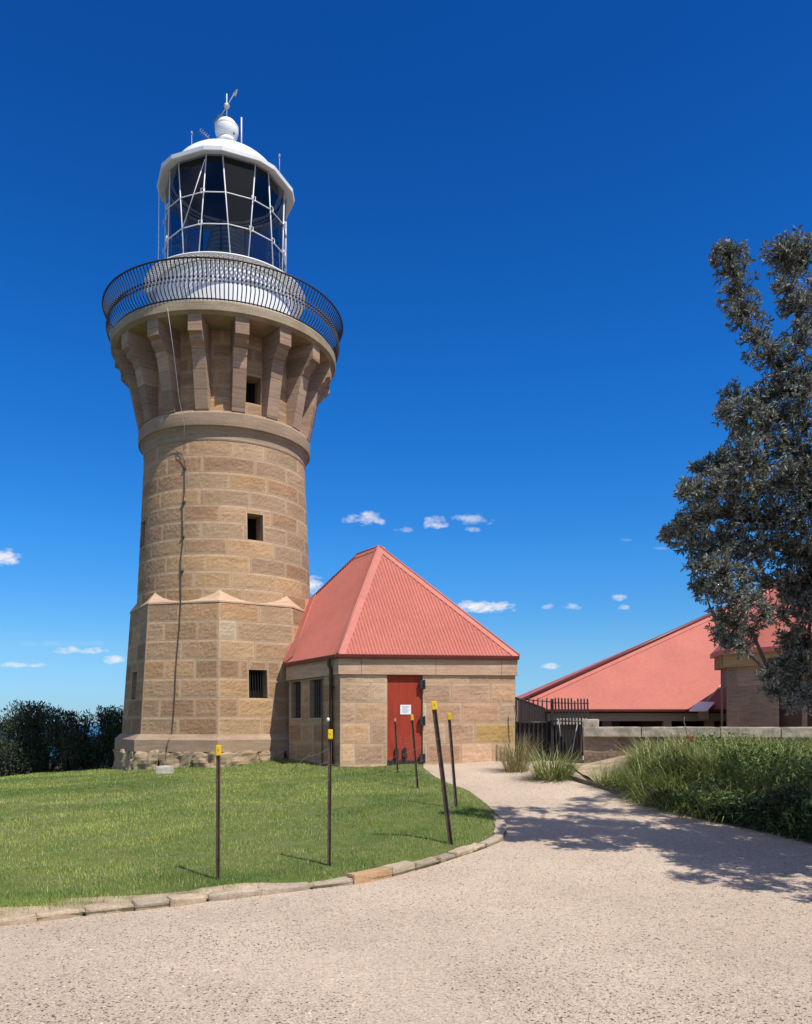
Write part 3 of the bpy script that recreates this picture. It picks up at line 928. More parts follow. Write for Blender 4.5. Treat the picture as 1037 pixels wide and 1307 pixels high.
# roof
OV = .055
apex1 = at(484, 698, 21.0)
ZR = apex1.z
apex2 = at(456, 707, 21.95); apex2.z = ZR - .02
EA = A0 + fn * OV + ln * OV * 1.0; EA.z = Z_E
EB = B0 + fn * OV + fu * .07; EB.z = Z_E
EC = C0 + ln * OV - lu * .10; EC.z = Z_E
def roof_sheet(name, poly, o, u_, parent, mat, period=.076, amp=.010, rib=None):
    """poly: convex planar polygon, eave along o + t*u_; corrugations run up the slope"""
    n = Vector((0, 0, 0))
    for i in range(len(poly)):
        p, q = poly[i], poly[(i + 1) % len(poly)]
        n += p.cross(q)
    n.normalize()
    if n.z < 0: n = -n
    u_ = (u_ - n * u_.dot(n)).normalized(); w = n.cross(u_)
    if w.z < 0: w = -w
    if rib is not None:      # ribs run along this ground-plan direction, up the slope
        w = Vector((rib.x, rib.y, -(n.x * rib.x + n.y * rib.y) / n.z)).normalized()
    cu_ = u_.dot(w); den = 1 - cu_ * cu_
    P2 = [(((p - o).dot(u_) - cu_ * (p - o).dot(w)) / den, ((p - o).dot(w) - cu_ * (p - o).dot(u_)) / den, (p - o).dot(n)) for p in poly]
    u0, u1 = min(p[0] for p in P2), max(p[0] for p in P2)
    ns = max(2, int((u1 - u0) / period * 8)); V = []; Fq = []
    for i in range(ns + 1):
        uu = u0 + (u1 - u0) * (i / ns) * .9999 + 1e-5
        ys = []
        for k in range(len(P2)):
            a_, b_ = P2[k], P2[(k + 1) % len(P2)]
            if (a_[0] - uu) * (b_[0] - uu) <= 0 and abs(a_[0] - b_[0]) > 1e-9:
                t = (uu - a_[0]) / (b_[0] - a_[0]); ys.append((a_[1] + (b_[1] - a_[1]) * t, a_[2] + (b_[2] - a_[2]) * t))
        if not ys: ys = [(0, 0)]
        lo_, hi_ = min(ys), max(ys)
        wv = amp * math.sin(2 * math.pi * uu / period)
        for (yy, nn) in (lo_, hi_): V.append(o + u_ * uu + w * yy + n * (nn + wv + amp))
    for i in range(ns): Fq.append((2 * i, 2 * i + 2, 2 * i + 3, 2 * i + 1))
    me = bpy.data.meshes.new(name); me.from_pydata([tuple(v) for v in V], [], Fq); me.update()
    me.polygons.foreach_set('use_smooth', [True] * len(Fq))
    return link(name, me, mat, parent), n
ED = D0 + Vector((.15, .05, 0)); ED.z = Z_E
ln_slope = (ZR - Z_E) / ((apex1 - EA).dot(-ln))
PT = Vector((-2.72, 23.0, 0)); PT.z = Z_E + ln_slope * (PT - EA).dot(-ln)
RF, nF = roof_sheet('front_roof', [EA, EB, apex1], EA, fu, OS, M['roof'],   .080, .0085, Vector((-.36, .93, 0)))
RS, nS = roof_sheet('side_roof', [EC, EA, apex1, apex2, PT], EC, lu, OS, M['roof'])
mb = MB()
EE = Vector((-2.6, 23.9, Z_E))
mb.add([EB, ED, apex2, apex1], [(0, 1, 2, 3)]); mb.add([ED, EE, PT, apex2], [(0, 1, 2, 3)])
mb.add([EC, PT, EE], [(0, 1, 2)])
mb.build('rear_roof', M['roof'], OS)
def hip_cap(p, q, n1, n2, w, parent, mat, lift=.03):
    d = (q - p).normalized()
    a1 = n1.cross(d).normalized(); a2 = n2.cross(d).normalized()
    if a1.dot(a2) > 0: pass
    mid = (n1 + n2).normalized()
    if (a1).z > 0: a1 = -a1
    if (a2).z > 0: a2 = -a2
    mb = MB()
    c0, c1 = p + mid * lift, q + mid * lift
    for aa, nn in ((a1, n1), (a2, n2)):
        e0, e1 = p + aa * w + nn * .024, q + aa * w + nn * .024
        mb.quad(c0, c1, e1, e0); mb.quad(e0, e1, e1 - nn * .022, e0 - nn * .022)
    mb.tube([c0, c1], .022, 8)
    return mb.build('ridge_capping', mat, parent)
hip_cap(EA, apex1, nF, nS, .16, OS, M['roofcap'])
nR = (ED - EB).cross(apex1 - EB).normalized(); nR = nR if nR.z > 0 else -nR
nB = (EE - ED).cross(apex2 - ED).normalized(); nB = nB if nB.z > 0 else -nB
hip_cap(EB, apex1, nF, nR, .13, OS, M['roofcap'])
hip_cap(apex1, apex2, nS, nR, .14, OS, M['roofcap'])
hip_cap(PT, apex2, nS, nB, .10, OS, M['maroon'], .02)
# flashing strip against the tower
mb = MB()
fdir = (PT - EC).normalized(); perp = nS.cross(fdir).normalized()
if perp.dot(lu) < 0: perp = -perp
mb.add([EC + nS * .03, EC + perp * .34 + nS * .035, PT + perp * .30 + nS * .035, PT + nS * .03], [(0, 1, 2, 3)])
mb.tube([EC + nS * .05 - perp * .02, PT + nS * .05 - perp * .02], .03, 6)
mb.tube([EC + perp * .34 + nS * .03, PT + perp * .30 + nS * .03], .012, 5)
mb.build('flashing', M['roofcap'], OS)
# gutters and downpipes
def gutter(p, q, n, parent, mat='maroon'):
    mb = MB(); d = (q - p).normalized()
    pr = [(-.02, .045), (-.01, .0), (.0, -.04), (.035, -.05), (.06, -.03), (.075, .035), (.065, .045), (.06, .03)]
    for (a_, b_), (c_, e_) in zip(pr[:-1], pr[1:]):
        mb.quad(p + n * a_ + Zv * b_, q + n * a_ + Zv * b_, q + n * c_ + Zv * e_, p + n * c_ + Zv * e_)
    mb.add([p + n * a_ + Zv * b_ for a_, b_ in pr], [tuple(range(len(pr)))]); mb.add([q + n * a_ + Zv * b_ for a_, b_ in pr], [tuple(range(len(pr)))])
    return mb.build('gutter', M[mat], parent)
dz = Vector((0, 0, -.045))
gutter(EA + dz - fu * .02, EB + dz, fn, OS); gutter(EC + dz, EA + dz, ln, OS)
mb = MB()
for p, q, n in ((EA, EB, fn), (EC, EA, ln)):
    p1, q1 = p + dz - n * .02, q + dz - n * .02
    mb.quad(p1, q1, q1 - n * .16 - Zv * .02, p1 - n * .16 - Zv * .02)
mb.build('soffit', M['maroon'], OS)
dp = A0 - lu * .34 + ln * .07
mb = MB(); mb.tube([dp + ln * .06 + Zv * 3.15, dp + ln * .05 + Zv * 3.02, dp + Zv * 2.9, dp + Zv * .45], .045, 8)
for zz in (2.5, 1.5, .8): mb.box(dp + Zv * zz - ln * .03, (.13, .05, .03), (lu, ln, Zv))
mb.build('downpipe', M['brown_pipe'], OS)
mb = MB(); cb = A0 - lu * .92 + ln * .03
cd2 = A0 - lu * 2.97 + ln * .03
mb.tube([cb + Zv * .45, cb + Zv * 2.76], .014, 5); mb.tube([cb + Zv * 2.77 - ln * .005, cd2 + Zv * 2.77], .009, 5)
mb.build('conduit', M['timber_grey'], OS)
mb = MB(); q = B0 + fu * .045 + fn * .03
mb.tube([q + Zv * 2.2, q + Zv * .5], .022, 6); mb.build('conduit', M['brown_pipe'], OS)
mb = MB(); q = A0 - lu * .30 + ln * .16 + Zv * 1.74
mb.tube([q - Zv * .04, q + Zv * .03, q + Zv * .055], [.035, .035, .015], 8); mb.build('lamp_sensor', M['white'], OS)

# ================================================================ GROUND
def grid_sheet(name, xs, ys, zf, mat, kind='structure'):
    Xg, Yg = np.meshgrid(xs, ys, indexing='ij'); Z = zf(Xg, Yg)
    V = np.stack([Xg, Yg, Z], -1).reshape(-1, 3); nx, ny = Xg.shape
    i = np.arange(nx * ny).reshape(nx, ny)
    Fq = np.stack([i[:-1, :-1], i[1:, :-1], i[1:, 1:], i[:-1, 1:]], -1).reshape(-1, 4)
    o = np_mesh(name, V, Fq, mat, smooth=True); tag(o, kind=kind); return o
rad = np.concatenate([[0.3], np.geomspace(1, 420, 90)]); ang = np.linspace(0, 2 * math.pi, 145)
RR, AA = np.meshgrid(rad, ang, indexing='ij')
gx, gy = RR * np.sin(AA), 10 + RR * np.cos(AA)
gz = ground(gx, gy) - .10 + .12 * sstep(30, 60, RR) * np.sin(gx * .7) * np.sin(gy * .9)
V = np.stack([gx, gy, gz], -1).reshape(-1, 3); i = np.arange(gx.size).reshape(gx.shape)
Fq = np.stack([i[:-1, :-1], i[:-1, 1:], i[1:, 1:], i[1:, :-1]], -1).reshape(-1, 4)
tag(np_mesh('ground', V, Fq, M['soil'], smooth=True), kind='structure')
mb = MB(); N = 96
mb.add([(0, 0, -112)] + [(70000 * math.sin(2 * math.pi * k / N), 70000 * math.cos(2 * math.pi * k / N), -112) for k in range(N)], [(0, 1 + (k + 1) % N, 1 + k) for k in range(N)])
tag(mb.build('sea', M['sea']), kind='structure')
# low forested hills across the water
for (pxa, pxb, ytop, Y) in ((600, 1120, 884, 1500),):
    xs = np.linspace(at(pxa, 900, Y).x, at(pxb, 900, Y).x, 120); ys = np.linspace(Y, Y + 500, 14)
    def hz(X, Yy):
        t = (X - xs[0]) / (xs[-1] - xs[0])
        return -112 + (112 + 1.65 + 40 * Y / F_PX) * (np.sin(np.pi * np.clip((Yy - Y) / 500, 0, 1)) ** .5) * (.80 + .12 * np.sin(t * 31) + .08 * np.sin(t * 77 + 1) + .05 * np.sin(t * 190)) * np.clip(np.sin(np.pi * t) * 3, 0, 1)
    grid_sheet('hills', xs, ys, hz, M['hill'])
gxs = np.concatenate([np.linspace(-14, -4, 26), np.linspace(-3.8, 12, 100)]); gys = np.concatenate([np.linspace(-10, 3.8, 30), np.linspace(4, 24, 130)])
def gravel_z(X, Y): return ground(X, Y) + .012 * np.sin(X * 1.9 + np.sin(Y * 1.3) * 1.4) * np.sin(Y * 1.6)
grid_sheet('gravel_path', gxs, gys, gravel_z, M['gravel'])

# lawn edge (foot of the kerb) traced from the ground plan
KPX = [(-150, 1200), (0, 1181), (100, 1169), (190, 1160), (270, 1150), (360, 1140), (450, 1129), (505, 1118), (560, 1103), (605, 1089), (640, 1075)]
UPX = [(648, 1062), (640, 1046), (622, 1028), (598, 1010), (570, 1000), (552, 990), (541, 981)]
KP = [hit(*p) for p in KPX]; UP = [hit(*p) for p in UPX]
edge = sorted([(p.y, p.x) for p in KP + UP])
eY = np.array([p[0] for p in edge]); eX = np.array([p[1] for p in edge])
def lawn_x(y): return np.interp(y, eY, eX)
Y_LAWN0 = eY[0]
ly = np.concatenate([np.linspace(Y_LAWN0, 13, 80), np.linspace(13.2, 27, 60)]); ls = np.linspace(0, 1, 90) ** .6
def lump(x, y): return .018 * np.sin(x * 1.7 + y * .6) + .014 * np.sin(x * 3.9 - y * 2.3) + .010 * np.sin(y * 5.1 + x)
LY, LS = np.meshgrid(ly, ls, indexing='ij')
XL = -26 + (lawn_x(LY) + 26) * LS
ins = np.clip((1 - LS) * 26 / .5, 0, 1)
ZL = ground(XL, LY) + .02 + ins * (.035 + lump(XL, LY))
V = np.stack([XL, LY, ZL], -1).reshape(-1, 3); i = np.arange(LY.size).reshape(LY.shape)
Fq = np.stack([i[:-1, :-1], i[:-1, 1:], i[1:, 1:], i[1:, :-1]], -1).reshape(-1, 4)
tag(np_mesh('lawn', V, Fq, M['thatch'], smooth=True), kind='structure')
def vnoise(x, y, s, seed=0):
    """cheap smooth value noise"""
    r = np.random.default_rng(seed); g = r.random((64, 64))
    X, Y = x * s, y * s; xi, yi = np.floor(X).astype(int), np.floor(Y).astype(int); fx, fy = X - xi, Y - yi
    fx = fx * fx * (3 - 2 * fx); fy = fy * fy * (3 - 2 * fy)
    G = lambda a_, b_: g[a_ % 64, b_ % 64]
    return (G(xi, yi) * (1 - fx) + G(xi + 1, yi) * fx) * (1 - fy) + (G(xi, yi + 1) * (1 - fx) + G(xi + 1, yi + 1) * fx) * fy
# grass blades
NG = 340000
u = rng.random(NG); yb = Y_LAWN0 + (24.0 - Y_LAWN0) * u ** 1.7
xmin = np.maximum(-.60 * yb - .6, -15); xr_ = lawn_x(yb) - .03 + .07 * (vnoise(yb * 0 + 3, yb, 6, 5) - .3)
xb = xmin + (xr_ - xmin) * rng.random(NG)
keep = (xr_ > xmin) & ~((np.hypot(xb - TX, yb - TY) < 2.95))
inA = ((xb - A0.x) * -ln.x + (yb - A0.y) * -ln.y > 0.05) & ((xb - A0.x) * -fn.x + (yb - A0.y) * -fn.y > 0.05)
keep &= ~inA
ed0 = lawn_x(yb) - xb
def verge_w(lx, y):      # bare sandy margin behind the kerb, measured along x
    return np.interp(lx, [-6, -2.2, -1.2, -.6, .2, 2], [1.0, .85, .42, .16, .05, .0]) * (.45 + 1.0 * vnoise(lx * 1.3 + 5, y * 2.0, 1.6, 18) + .25 * vnoise(lx * 4, y * 5, 2.0, 19)) + .02
keep &= (ed0 > verge_w(lawn_x(yb), yb) * (.62 + .45 * rng.random(NG))) | (rng.random(NG) < .16)
xb, yb = xb[keep], yb[keep]; n = len(xb)
edge_d = lawn_x(yb) - xb
insb = np.clip(edge_d / .5, 0, 1)
zb = ground(xb, yb) + .015 + insb * (.035 + lump(xb, yb))
dens = vnoise(xb, yb, .9, 1); tuft = vnoise(xb, yb, 2.6, 2)
hgt = (.022 + .032 * rng.random(n)) * (.7 + .7 * tuft) * (1 + .5 * (rng.random(n) < .04))
wid_ = np.maximum(.0045, .00075 * yb) * (.7 + .6 * rng.random(n))
az = rng.random(n) * 2 * math.pi; lean = rng.random(n) ** .9 * 1.3
dx, dy = np.cos(az), np.sin(az)
base = np.stack([xb, yb, zb - .01], -1); sidev = np.stack([-dy, dx, np.zeros(n)], -1) * wid_[:, None] / 2
tip = base + np.stack([dx * np.sin(lean) * hgt, dy * np.sin(lean) * hgt, np.cos(lean) * hgt + .01], -1)
V = np.stack([base - sidev, base + sidev, tip], 1).reshape(-1, 3)
Fq = np.arange(3 * n).reshape(n, 3)
g1, g2, g3 = np.array([.105, .20, .035]), np.array([.40, .45, .11]), np.array([.52, .46, .24])
mixv = np.clip(.42 + 1.6 * (vnoise(xb * .6, yb, .55, 3) - .5) + .9 * (vnoise(xb * .7, yb, 1.7, 4) - .5) + .5 * (dens - .5) + .5 * (rng.random(n) - .5), 0, 1)[:, None]
colr = g1 * (1 - mixv) + g2 * mixv
dry = ((rng.random(n) < .03 + .30 * np.clip(vnoise(xb * .7, yb, 1.0, 8) - .45, 0, 1)) | (rng.random(n) < np.clip(.8 - edge_d * 3, 0, .7)))[:, None]
colr = np.where(dry, g3 * (.6 + .6 * rng.random((n, 1))), colr) * (.55 + .95 * rng.random((n, 1)))
tint = np.concatenate([np.repeat(colr, 3, 0), np.ones((3 * n, 1))], 1)
tag(np_mesh('grass', V, Fq, M['blade'], attrs={'tint': ('FLOAT_COLOR', tint)}), 'short mown green grass covering the lawn around the tower', 'grass', kind='stuff')
# a sandy strip just inside the kerb
vy = np.linspace(Y_LAWN0, 10.9, 260); vs = np.linspace(0, 1, 10)
VY, VS = np.meshgrid(vy, vs, indexing='ij'); LX = lawn_x(VY)
wst = verge_w(LX, VY)
VX = LX - wst * VS - .02
i_ = np.clip((LX - VX) / .5, 0, 1)
VZ = ground(VX, VY) + .022 + i_ * (.035 + lump(VX, VY)) + .005 - .004 * VS
ii = np.arange(VX.size).reshape(VX.shape)
tag(np_mesh('verge', np.stack([VX, VY, VZ], -1).reshape(-1, 3), np.stack([ii[:-1, :-1], ii[:-1, 1:], ii[1:, 1:], ii[1:, :-1]], -1).reshape(-1, 4), M['sand'], smooth=True), kind='structure')
mb = MB()
# kerb stones laid along the edge
path = KP + [UP[0], UP[1]]
seg = [0]
for p, q in zip(path[:-1], path[1:]): seg.append(seg[-1] + (q - p).length)
def along(s):
    for k in range(len(path) - 1):
        if s <= seg[k + 1] or k == len(path) - 2:
            t = (s - seg[k]) / (seg[k + 1] - seg[k]); return path[k] + (path[k + 1] - path[k]) * t, (path[k + 1] - path[k]).normalized()
r = random.Random(12)
s0 = 0.0; stones = []
s_or = seg[6] + .02
cuts = []
s = s_or
while s > 0: cuts.append(s); s -= r.uniform(.30, .62)
cuts = sorted(cuts); s = s_or + .50; cuts.append(s)
while s < seg[-1]: s += r.uniform(.28, .46); cuts.append(min(s, seg[-1]))
oi = cuts.index(s_or)
ORD = ['first', 'second', 'third', 'fourth', 'fifth', 'sixth', 'seventh', 'eighth', 'ninth', 'tenth', 'eleventh', 'twelfth', 'thirteenth', 'fourteenth', 'fifteenth', 'sixteenth']
kmats = [stone_mat('kerb_grey', (.40, .325, .24), dirt=.7, rough_bump=1.2), stone_mat('kerb_buff', (.47, .37, .26), dirt=.6, rough_bump=1.2), stone_mat('kerb_orange', (.47, .305, .165), dirt=.3, rough_bump=1.0), stone_mat('kerb_cream', (.47, .39, .27), dirt=.4, rough_bump=1.0)]
for k in range(len(cuts) - 1):
    sa, sb = cuts[k], cuts[k + 1]
    if sb - sa < .1: continue
    p, d = along((sa + sb) / 2)
    pa, pb = along(sa)[0], along(sb)[0]; d = (pb - pa); L = d.length; d = d.normalized(); nrm = Vector((d.y, -d.x, 0))
    big = k in (oi, oi + 1)
    w = .16 if big else r.uniform(.12, .17)
    hgt_ = .088 if big else r.uniform(.058, .072) if k > oi else r.uniform(.050, .064)
    c = (pa + pb) / 2 - nrm * (w / 2 - r.uniform(-.012, .012)); c.z = float(ground(c.x, c.y)) + hgt_ - .08
    m = kmats[2] if k == oi else kmats[3] if k == oi + 1 else kmats[0] if r.random() < .55 else kmats[1]
    o = rocky('kerb_stone', c, (L - r.uniform(.006, .02), w, .16), (d, -nrm, Zv), 200 + k, m, None, .016 if big else .028, 7)
    off = k - oi
    if off == 0: lab = 'long orange sandstone kerb stone along the lawn edge'
    elif off == 1: lab = 'long cream kerb stone just to the right of the orange one'
    elif off < 0: lab = 'weathered low kerb stone, %s to the left of the orange one' % ORD[min(-off - 1, 15)]
    else: lab = 'rough kerb stone, %s to the right of the orange one' % ORD[min(off - 1, 15)]
    tag(o, lab, 'kerb stone', 'kerb stones edging the lawn')

# loose stones and leaf litter on the gravel
def scatter_pebbles(name, n, label, cat, smin, smax, seed, dark):
    r = np.random.default_rng(seed)
    yy = 3.6 + 14 * r.random(n) ** 2.0; xx = (-.58 + 1.2 * r.random(n)) * yy
    k = (xx > lawn_x(yy) + .06) | (yy < Y_LAWN0); k &= vnoise(xx, yy, 1.1, 31) + .35 * r.random(n) > (.42 if dark else .25)
    xx, yy = xx[k], yy[k]; m = len(xx)
    s = smin + (smax - smin) * r.random(m) ** 3
    zz = gravel_z(xx, yy)
    octv = np.array([(1, 0, 0), (-1, 0, 0), (0, 1, 0), (0, -1, 0), (0, 0, 1), (0, 0, -1)], float)
    octf = np.array([(0, 2, 4), (2, 1, 4), (1, 3, 4), (3, 0, 4)])
    a_ = r.random(m) * 6.283; ca, sa_ = np.cos(a_), np.sin(a_)
    sc = np.stack([s * (.8 + .5 * r.random(m)), s * (.6 + .5 * r.random(m)), s * (.25 + .5 * r.random(m)) * (.5 if dark else 1)], -1)
    L = octv[None] * sc[:, None, :] * (.75 + .5 * r.random((m, 6, 1)))
    Xr = L[..., 0] * ca[:, None] - L[..., 1] * sa_[:, None]; Yr = L[..., 0] * sa_[:, None] + L[..., 1] * ca[:, None]
    V = np.stack([Xr + xx[:, None], Yr + yy[:, None], L[..., 2] + zz[:, None] + .001], -1).reshape(-1, 3)
    Fq = (octf[None] + 6 * np.arange(m)[:, None, None]).reshape(-1, 3)
    if dark: c0 = np.array([.125, .098, .075]) * (.4 + 1.0 * r.random((m, 1)))
    else: c0 = np.array([.52, .41, .32]) * (.55 + .65 * r.random((m, 1)))
    t = np.concatenate([np.repeat(c0, 6, 0), np.ones((6 * m, 1))], 1)
    tag(np_mesh(name, V, Fq, M['pebble'], attrs={'tint': ('FLOAT_COLOR', t)}), label, cat, kind='stuff')
scatter_pebbles('loose_gravel', 30000, 'loose pinkish pebbles lying over the gravel path', 'gravel', .003, .014, 41, False)
scatter_pebbles('leaf_litter', 52000, 'dark leaf crumbs and dark chips strewn over the gravel path', 'litter', .003, .0115, 42, True)

# ================================================================ STAR PICKETS AND WIRE
pk_group = 'star pickets of the wire fence'
def picket(bx, by, tx, ty, cap, label, mat='rust', s=1.0):
    b = hit(bx, by, .055 + .02); t = at(tx, ty, b.y - .02)
    e = empty('star_picket', b, label, 'fence post', pk_group)
    d = (t - b); L = d.length; d = d.normalized()
    mb = MB(); wv = .025 * s; th = .0045 * s
    X = d.cross(Vector((0, 1, 0))).normalized(); Yv = X.cross(d)
    b2 = b - d * .15
    for k in range(3):
        a_ = R(90 + 120 * k + 25); f = X * math.cos(a_) + Yv * math.sin(a_); g = d.cross(f)
        mb.prism([b2 + g * th, b2 + f * wv + g * th * .6, b2 + f * wv - g * th * .6, b2 - g * th], d * (L + .15 - (.10 if cap == 'yellow' else .065)))
    P_ = mb.build('post', M[mat], e)
    if cap:
        c = MB(); w = .044 if cap == 'yellow' else .036; hh = .105 if cap == 'yellow' else .07
        c.box(t - d * hh / 2, (w * 1.15 * s, w * s, hh), (X, Yv, d)); co = c.build('cap', M[cap], e, bevel=.009)
        c = MB(); q = t - d * hh * .45 - Yv * (w * s / 2 + .0) ; sgn = -1 if Yv.y > 0 else 1
        q = t - d * hh * .45 + Yv * (w * s / 2 + .001) * (1 if Yv.y < 0 else -1)
        c.tube([q, q + Yv * .002 * (1 if Yv.y < 0 else -1)], .005 * s, 8); c.build('cap_hole', M['iron'], co)
    return b, t
pts_pk = {}
pts_pk['a'] = picket(279, 1122, 279.5, 951, 'yellow', 'straight dark picket with large yellow cap standing in front of the tower base')
pts_pk['b'] = picket(421, 1103, 422, 931, 'yellow', 'dark picket with yellow cap standing in front of the brown downpipe')
pts_pk['c'] = picket(576, 1075, 554, 895, 'yellow', 'thick rusty brown picket leaning away from the red door, tallest yellow cap', s=1.35)
pts_pk['d'] = picket(583, 1030, 573.5, 910, 'yellow', 'thin dark picket with small yellow cap just behind the thick leaning one', s=1.1)
pts_pk['e'] = picket(533.5, 1004, 526, 912, 'yellow', 'slim picket with yellow cap in front of the hinge side of the red door')
pts_pk['f'] = picket(508, 984, 504.5, 917, 'pinkcap', 'short picket with faded pink cap in front of the door bolts')
# wire netting strung from picket to picket
mb = MB()
line = [hit(-60, 1150), pts_pk['a'][0], pts_pk['b'][0], pts_pk['c'][0], pts_pk['d'][0], pts_pk['e'][0], pts_pk['f'][0]]
tops = [hit(-60, 1150) + Zv * .9] + [b + (t - b) * .74 for (b, t) in (pts_pk[k] for k in 'abcdef')]
r = random.Random(4)
for k in range(len(line) - 1):
    p0, p1, t0, t1 = line[k], line[k + 1], tops[k], tops[k + 1]
    L = (p1 - p0).length; nh = 7; nv = max(3, int(L / .15))
    def Q(s, h):
        b = p0 + (p1 - p0) * s; b.z = float(ground(b.x, b.y)) + .06; t = t0 + (t1 - t0) * s; sag = .10 * math.sin(math.pi * s) * h
        return b + (t - b) * h - Zv * sag + Vector((.01 * math.sin(9 * s + 5 * h), .015 * math.sin(13 * s + 4 * h), 0))
    for i in range(nh + 1): mb.tube([Q(j / 14, i / nh) for j in range(15)], .0007, 3, cap=False)
    for j in range(nv + 1): mb.tube([Q(j / nv, i / 6) for i in range(7)], .0005, 3, cap=False)
tag(mb.build('wire_netting', M['grey_wire']), 'thin sagging galvanised wire netting strung between the star pickets', 'wire fence')
# coil of loose wire / dry stems near the annex corner
mb = MB()
for (pts, rr_) in (([(372, 985), (383, 973), (392, 966), (405, 963), (418, 957), (424, 953)], .005), ([(372, 984), (376, 977), (381, 984)], .004), ([(397, 982), (408, 976), (420, 972), (428, 980)], .005), ([(393, 967), (395, 962)], .004)):
    mb.tube([at(x, y, 15.8 + .02 * i) for i, (x, y) in enumerate(pts)], rr_, 4)
tag(mb.build('loose_wire', M['twig']), 'loose pale wire springing from the grass below the barred windows', 'wire')
# pale block lying by the footing
pb = hit(211, 991)
o = rocky('loose_block', Vector((pb.x, pb.y, pb.z + .11)), (.36, .26, .26), (Vector((1, 0, 0)), Vector((0, 1, 0)), Zv), 77, M['stone_pale'], None, .02, 5)
tag(o, 'small pale squared stone lying on the grass against the tower footing', 'stone block')

# ================================================================ VEGETATION BUILDERS
def blades(roots, dirs, lens, widths, droop, cols, segs=4):
    """curved strap leaves; roots (n,3), dirs (n,2) azimuth+lean"""
    n = len(roots); az, lean = dirs[:, 0], dirs[:, 1]
    hx, hy = np.cos(az), np.sin(az)
    V = np.zeros((n, segs + 1, 2, 3)); pos = roots.copy(); ang = lean.copy()
    for k in range(segs + 1):
        w = widths * (1 - (k / segs) ** 1.8) * .5 + widths * .03
        sx, sy = -hy * w, hx * w
        V[:, k, 0] = pos + np.stack([sx, sy, 0 * sx], -1); V[:, k, 1] = pos - np.stack([sx, sy, 0 * sx], -1)
        ang = ang + droop / segs
        st = lens / segs
        pos = pos + np.stack([hx * np.sin(ang) * st, hy * np.sin(ang) * st, np.cos(ang) * st], -1)
    idx = np.arange(n * (segs + 1) * 2).reshape(n, segs + 1, 2)
    Fq = np.stack([idx[:, :-1, 0], idx[:, 1:, 0], idx[:, 1:, 1], idx[:, :-1, 1]], -1).reshape(-1, 4)
    t = np.concatenate([np.repeat(cols, (segs + 1) * 2, 0), np.ones((n * (segs + 1) * 2, 1))], 1)
    return V.reshape(-1, 3), Fq, t
def tussock(c, n, rad, hmin, hmax, lean, droop, cols, r, w=.009):
    rr = rad * np.sqrt(r.random(n)) ; aa = r.random(n) * 6.283
    roots = np.stack([c[0] + rr * np.cos(aa) * .45, c[1] + rr * np.sin(aa) * .45, np.full(n, c[2] - .02)], -1)
    az = aa + r.normal(0, .5, n); ln_ = np.abs(r.normal(0, lean, n)) + .05
    L = hmin + (hmax - hmin) * r.random(n)
    ci = np.array(cols)[r.integers(0, len(cols), n)] * (.7 + .6 * r.random((n, 1)))
    return blades(roots, np.stack([az, ln_], -1), L, w * (.7 + .6 * r.random(n)), droop * (.4 + r.random(n)), ci)
def join_np(parts):
    V = []; Fq = []; T = []; o = 0
    for v, f, t in parts: V.append(v); Fq.append(f + o); T.append(t); o += len(v)
    return np.concatenate(V), np.concatenate(Fq), np.concatenate(T)
GREENS = [(.18, .23, .05), (.26, .30, .075), (.105, .16, .038), (.30, .32, .10), (.40, .37, .17)]
BROWNS = [(.33, .26, .11), (.40, .32, .14), (.25, .22, .08), (.18, .20, .07), (.44, .36, .19)]
r = np.random.default_rng(5)
def clump(name, px, py, n, rad, hmin, hmax, lean, droop, cols, label, cat, w=.011):
    p = hit(px, py); v, f, t = tussock((p.x, p.y, p.z), n, rad, hmin, hmax, lean, droop, cols, r, w)
    tag(np_mesh(name, v, f, M['sedge'], attrs={'tint': ('FLOAT_COLOR', t)}), label, cat, 'strappy tussocks by the path')
clump('mat_rush', 706, 994, 560, .75, .48, .84, .70, .75, GREENS, 'big rounded green strappy tussock in front of the iron gate', 'plant', .013)
clump('mat_rush', 777, 1004, 190, .45, .38, .62, .68, .6, GREENS, 'small green strappy tussock between the big tussock and the sedge bank', 'plant', .012)
clump('tall_grass', 659, 984, 420, .55, .65, 1.0, .24, .55, BROWNS, 'tall brownish grass clump at the corner of the annex wall', 'plant', .007)
# sedge bank: region right of the path
EPX = [(786, 1008), (815, 1020), (850, 1034), (900, 1046), (960, 1060), (1037, 1078), (1130, 1100), (1260, 1130)]
EB_ = [hit(*p) for p in EPX]
ex = np.array([p.x for p in EB_]); ey = np.array([p.y for p in EB_])
def wall_y(x): return 17.75 - .28 * (x - 3.8)
def bank_h(x, dd): return np.minimum(1, dd * 2.2) * (.06 + .34 * sstep(3.9, 5.0, x)) * (1 - .55 * sstep(.7, 1.0, dd))
parts = []; r = np.random.default_rng(11); cnt = 0
xs_, ys_ = [], []
while cnt < 380:
    x = r.uniform(ex[0], 8.6); y0_ = np.interp(x, np.sort(ex), ey[np.argsort(ex)]) + .14 + .2 * r.random(); y1_ = wall_y(x) - .35
    if y1_ < y0_: continue
    y = y0_ + (y1_ - y0_) * r.random() ** .8
    if x < 3.95 + (y - 14.5) * .5: continue
    dd = (y - y0_) / (y1_ - y0_ + 1e-6)
    z = float(ground(x, y)) + bank_h(x, dd)
    hm = .44 + .16 * min(1, dd * 2.5) + .10 * min(1, max(0, (x - 4.6) * .9)); cols = (GREENS[:4] if r.random() < .75 else GREENS + BROWNS[:2]) if dd < .72 else (BROWNS + GREENS if r.random() < .6 else GREENS)
    parts.append(tussock((x, y, z), int(r.integers(85, 130)), .66, hm * .5, hm * 1.2, .62, 1.35, cols, r, .0115)); cnt += 1
v, f, t = join_np(parts)
tag(np_mesh('sedge_bank', v, f, M['sedge'], attrs={'tint': ('FLOAT_COLOR', t)}), 'dense bank of green and straw sedge between the path and the low wall', 'vegetation', kind='stuff')
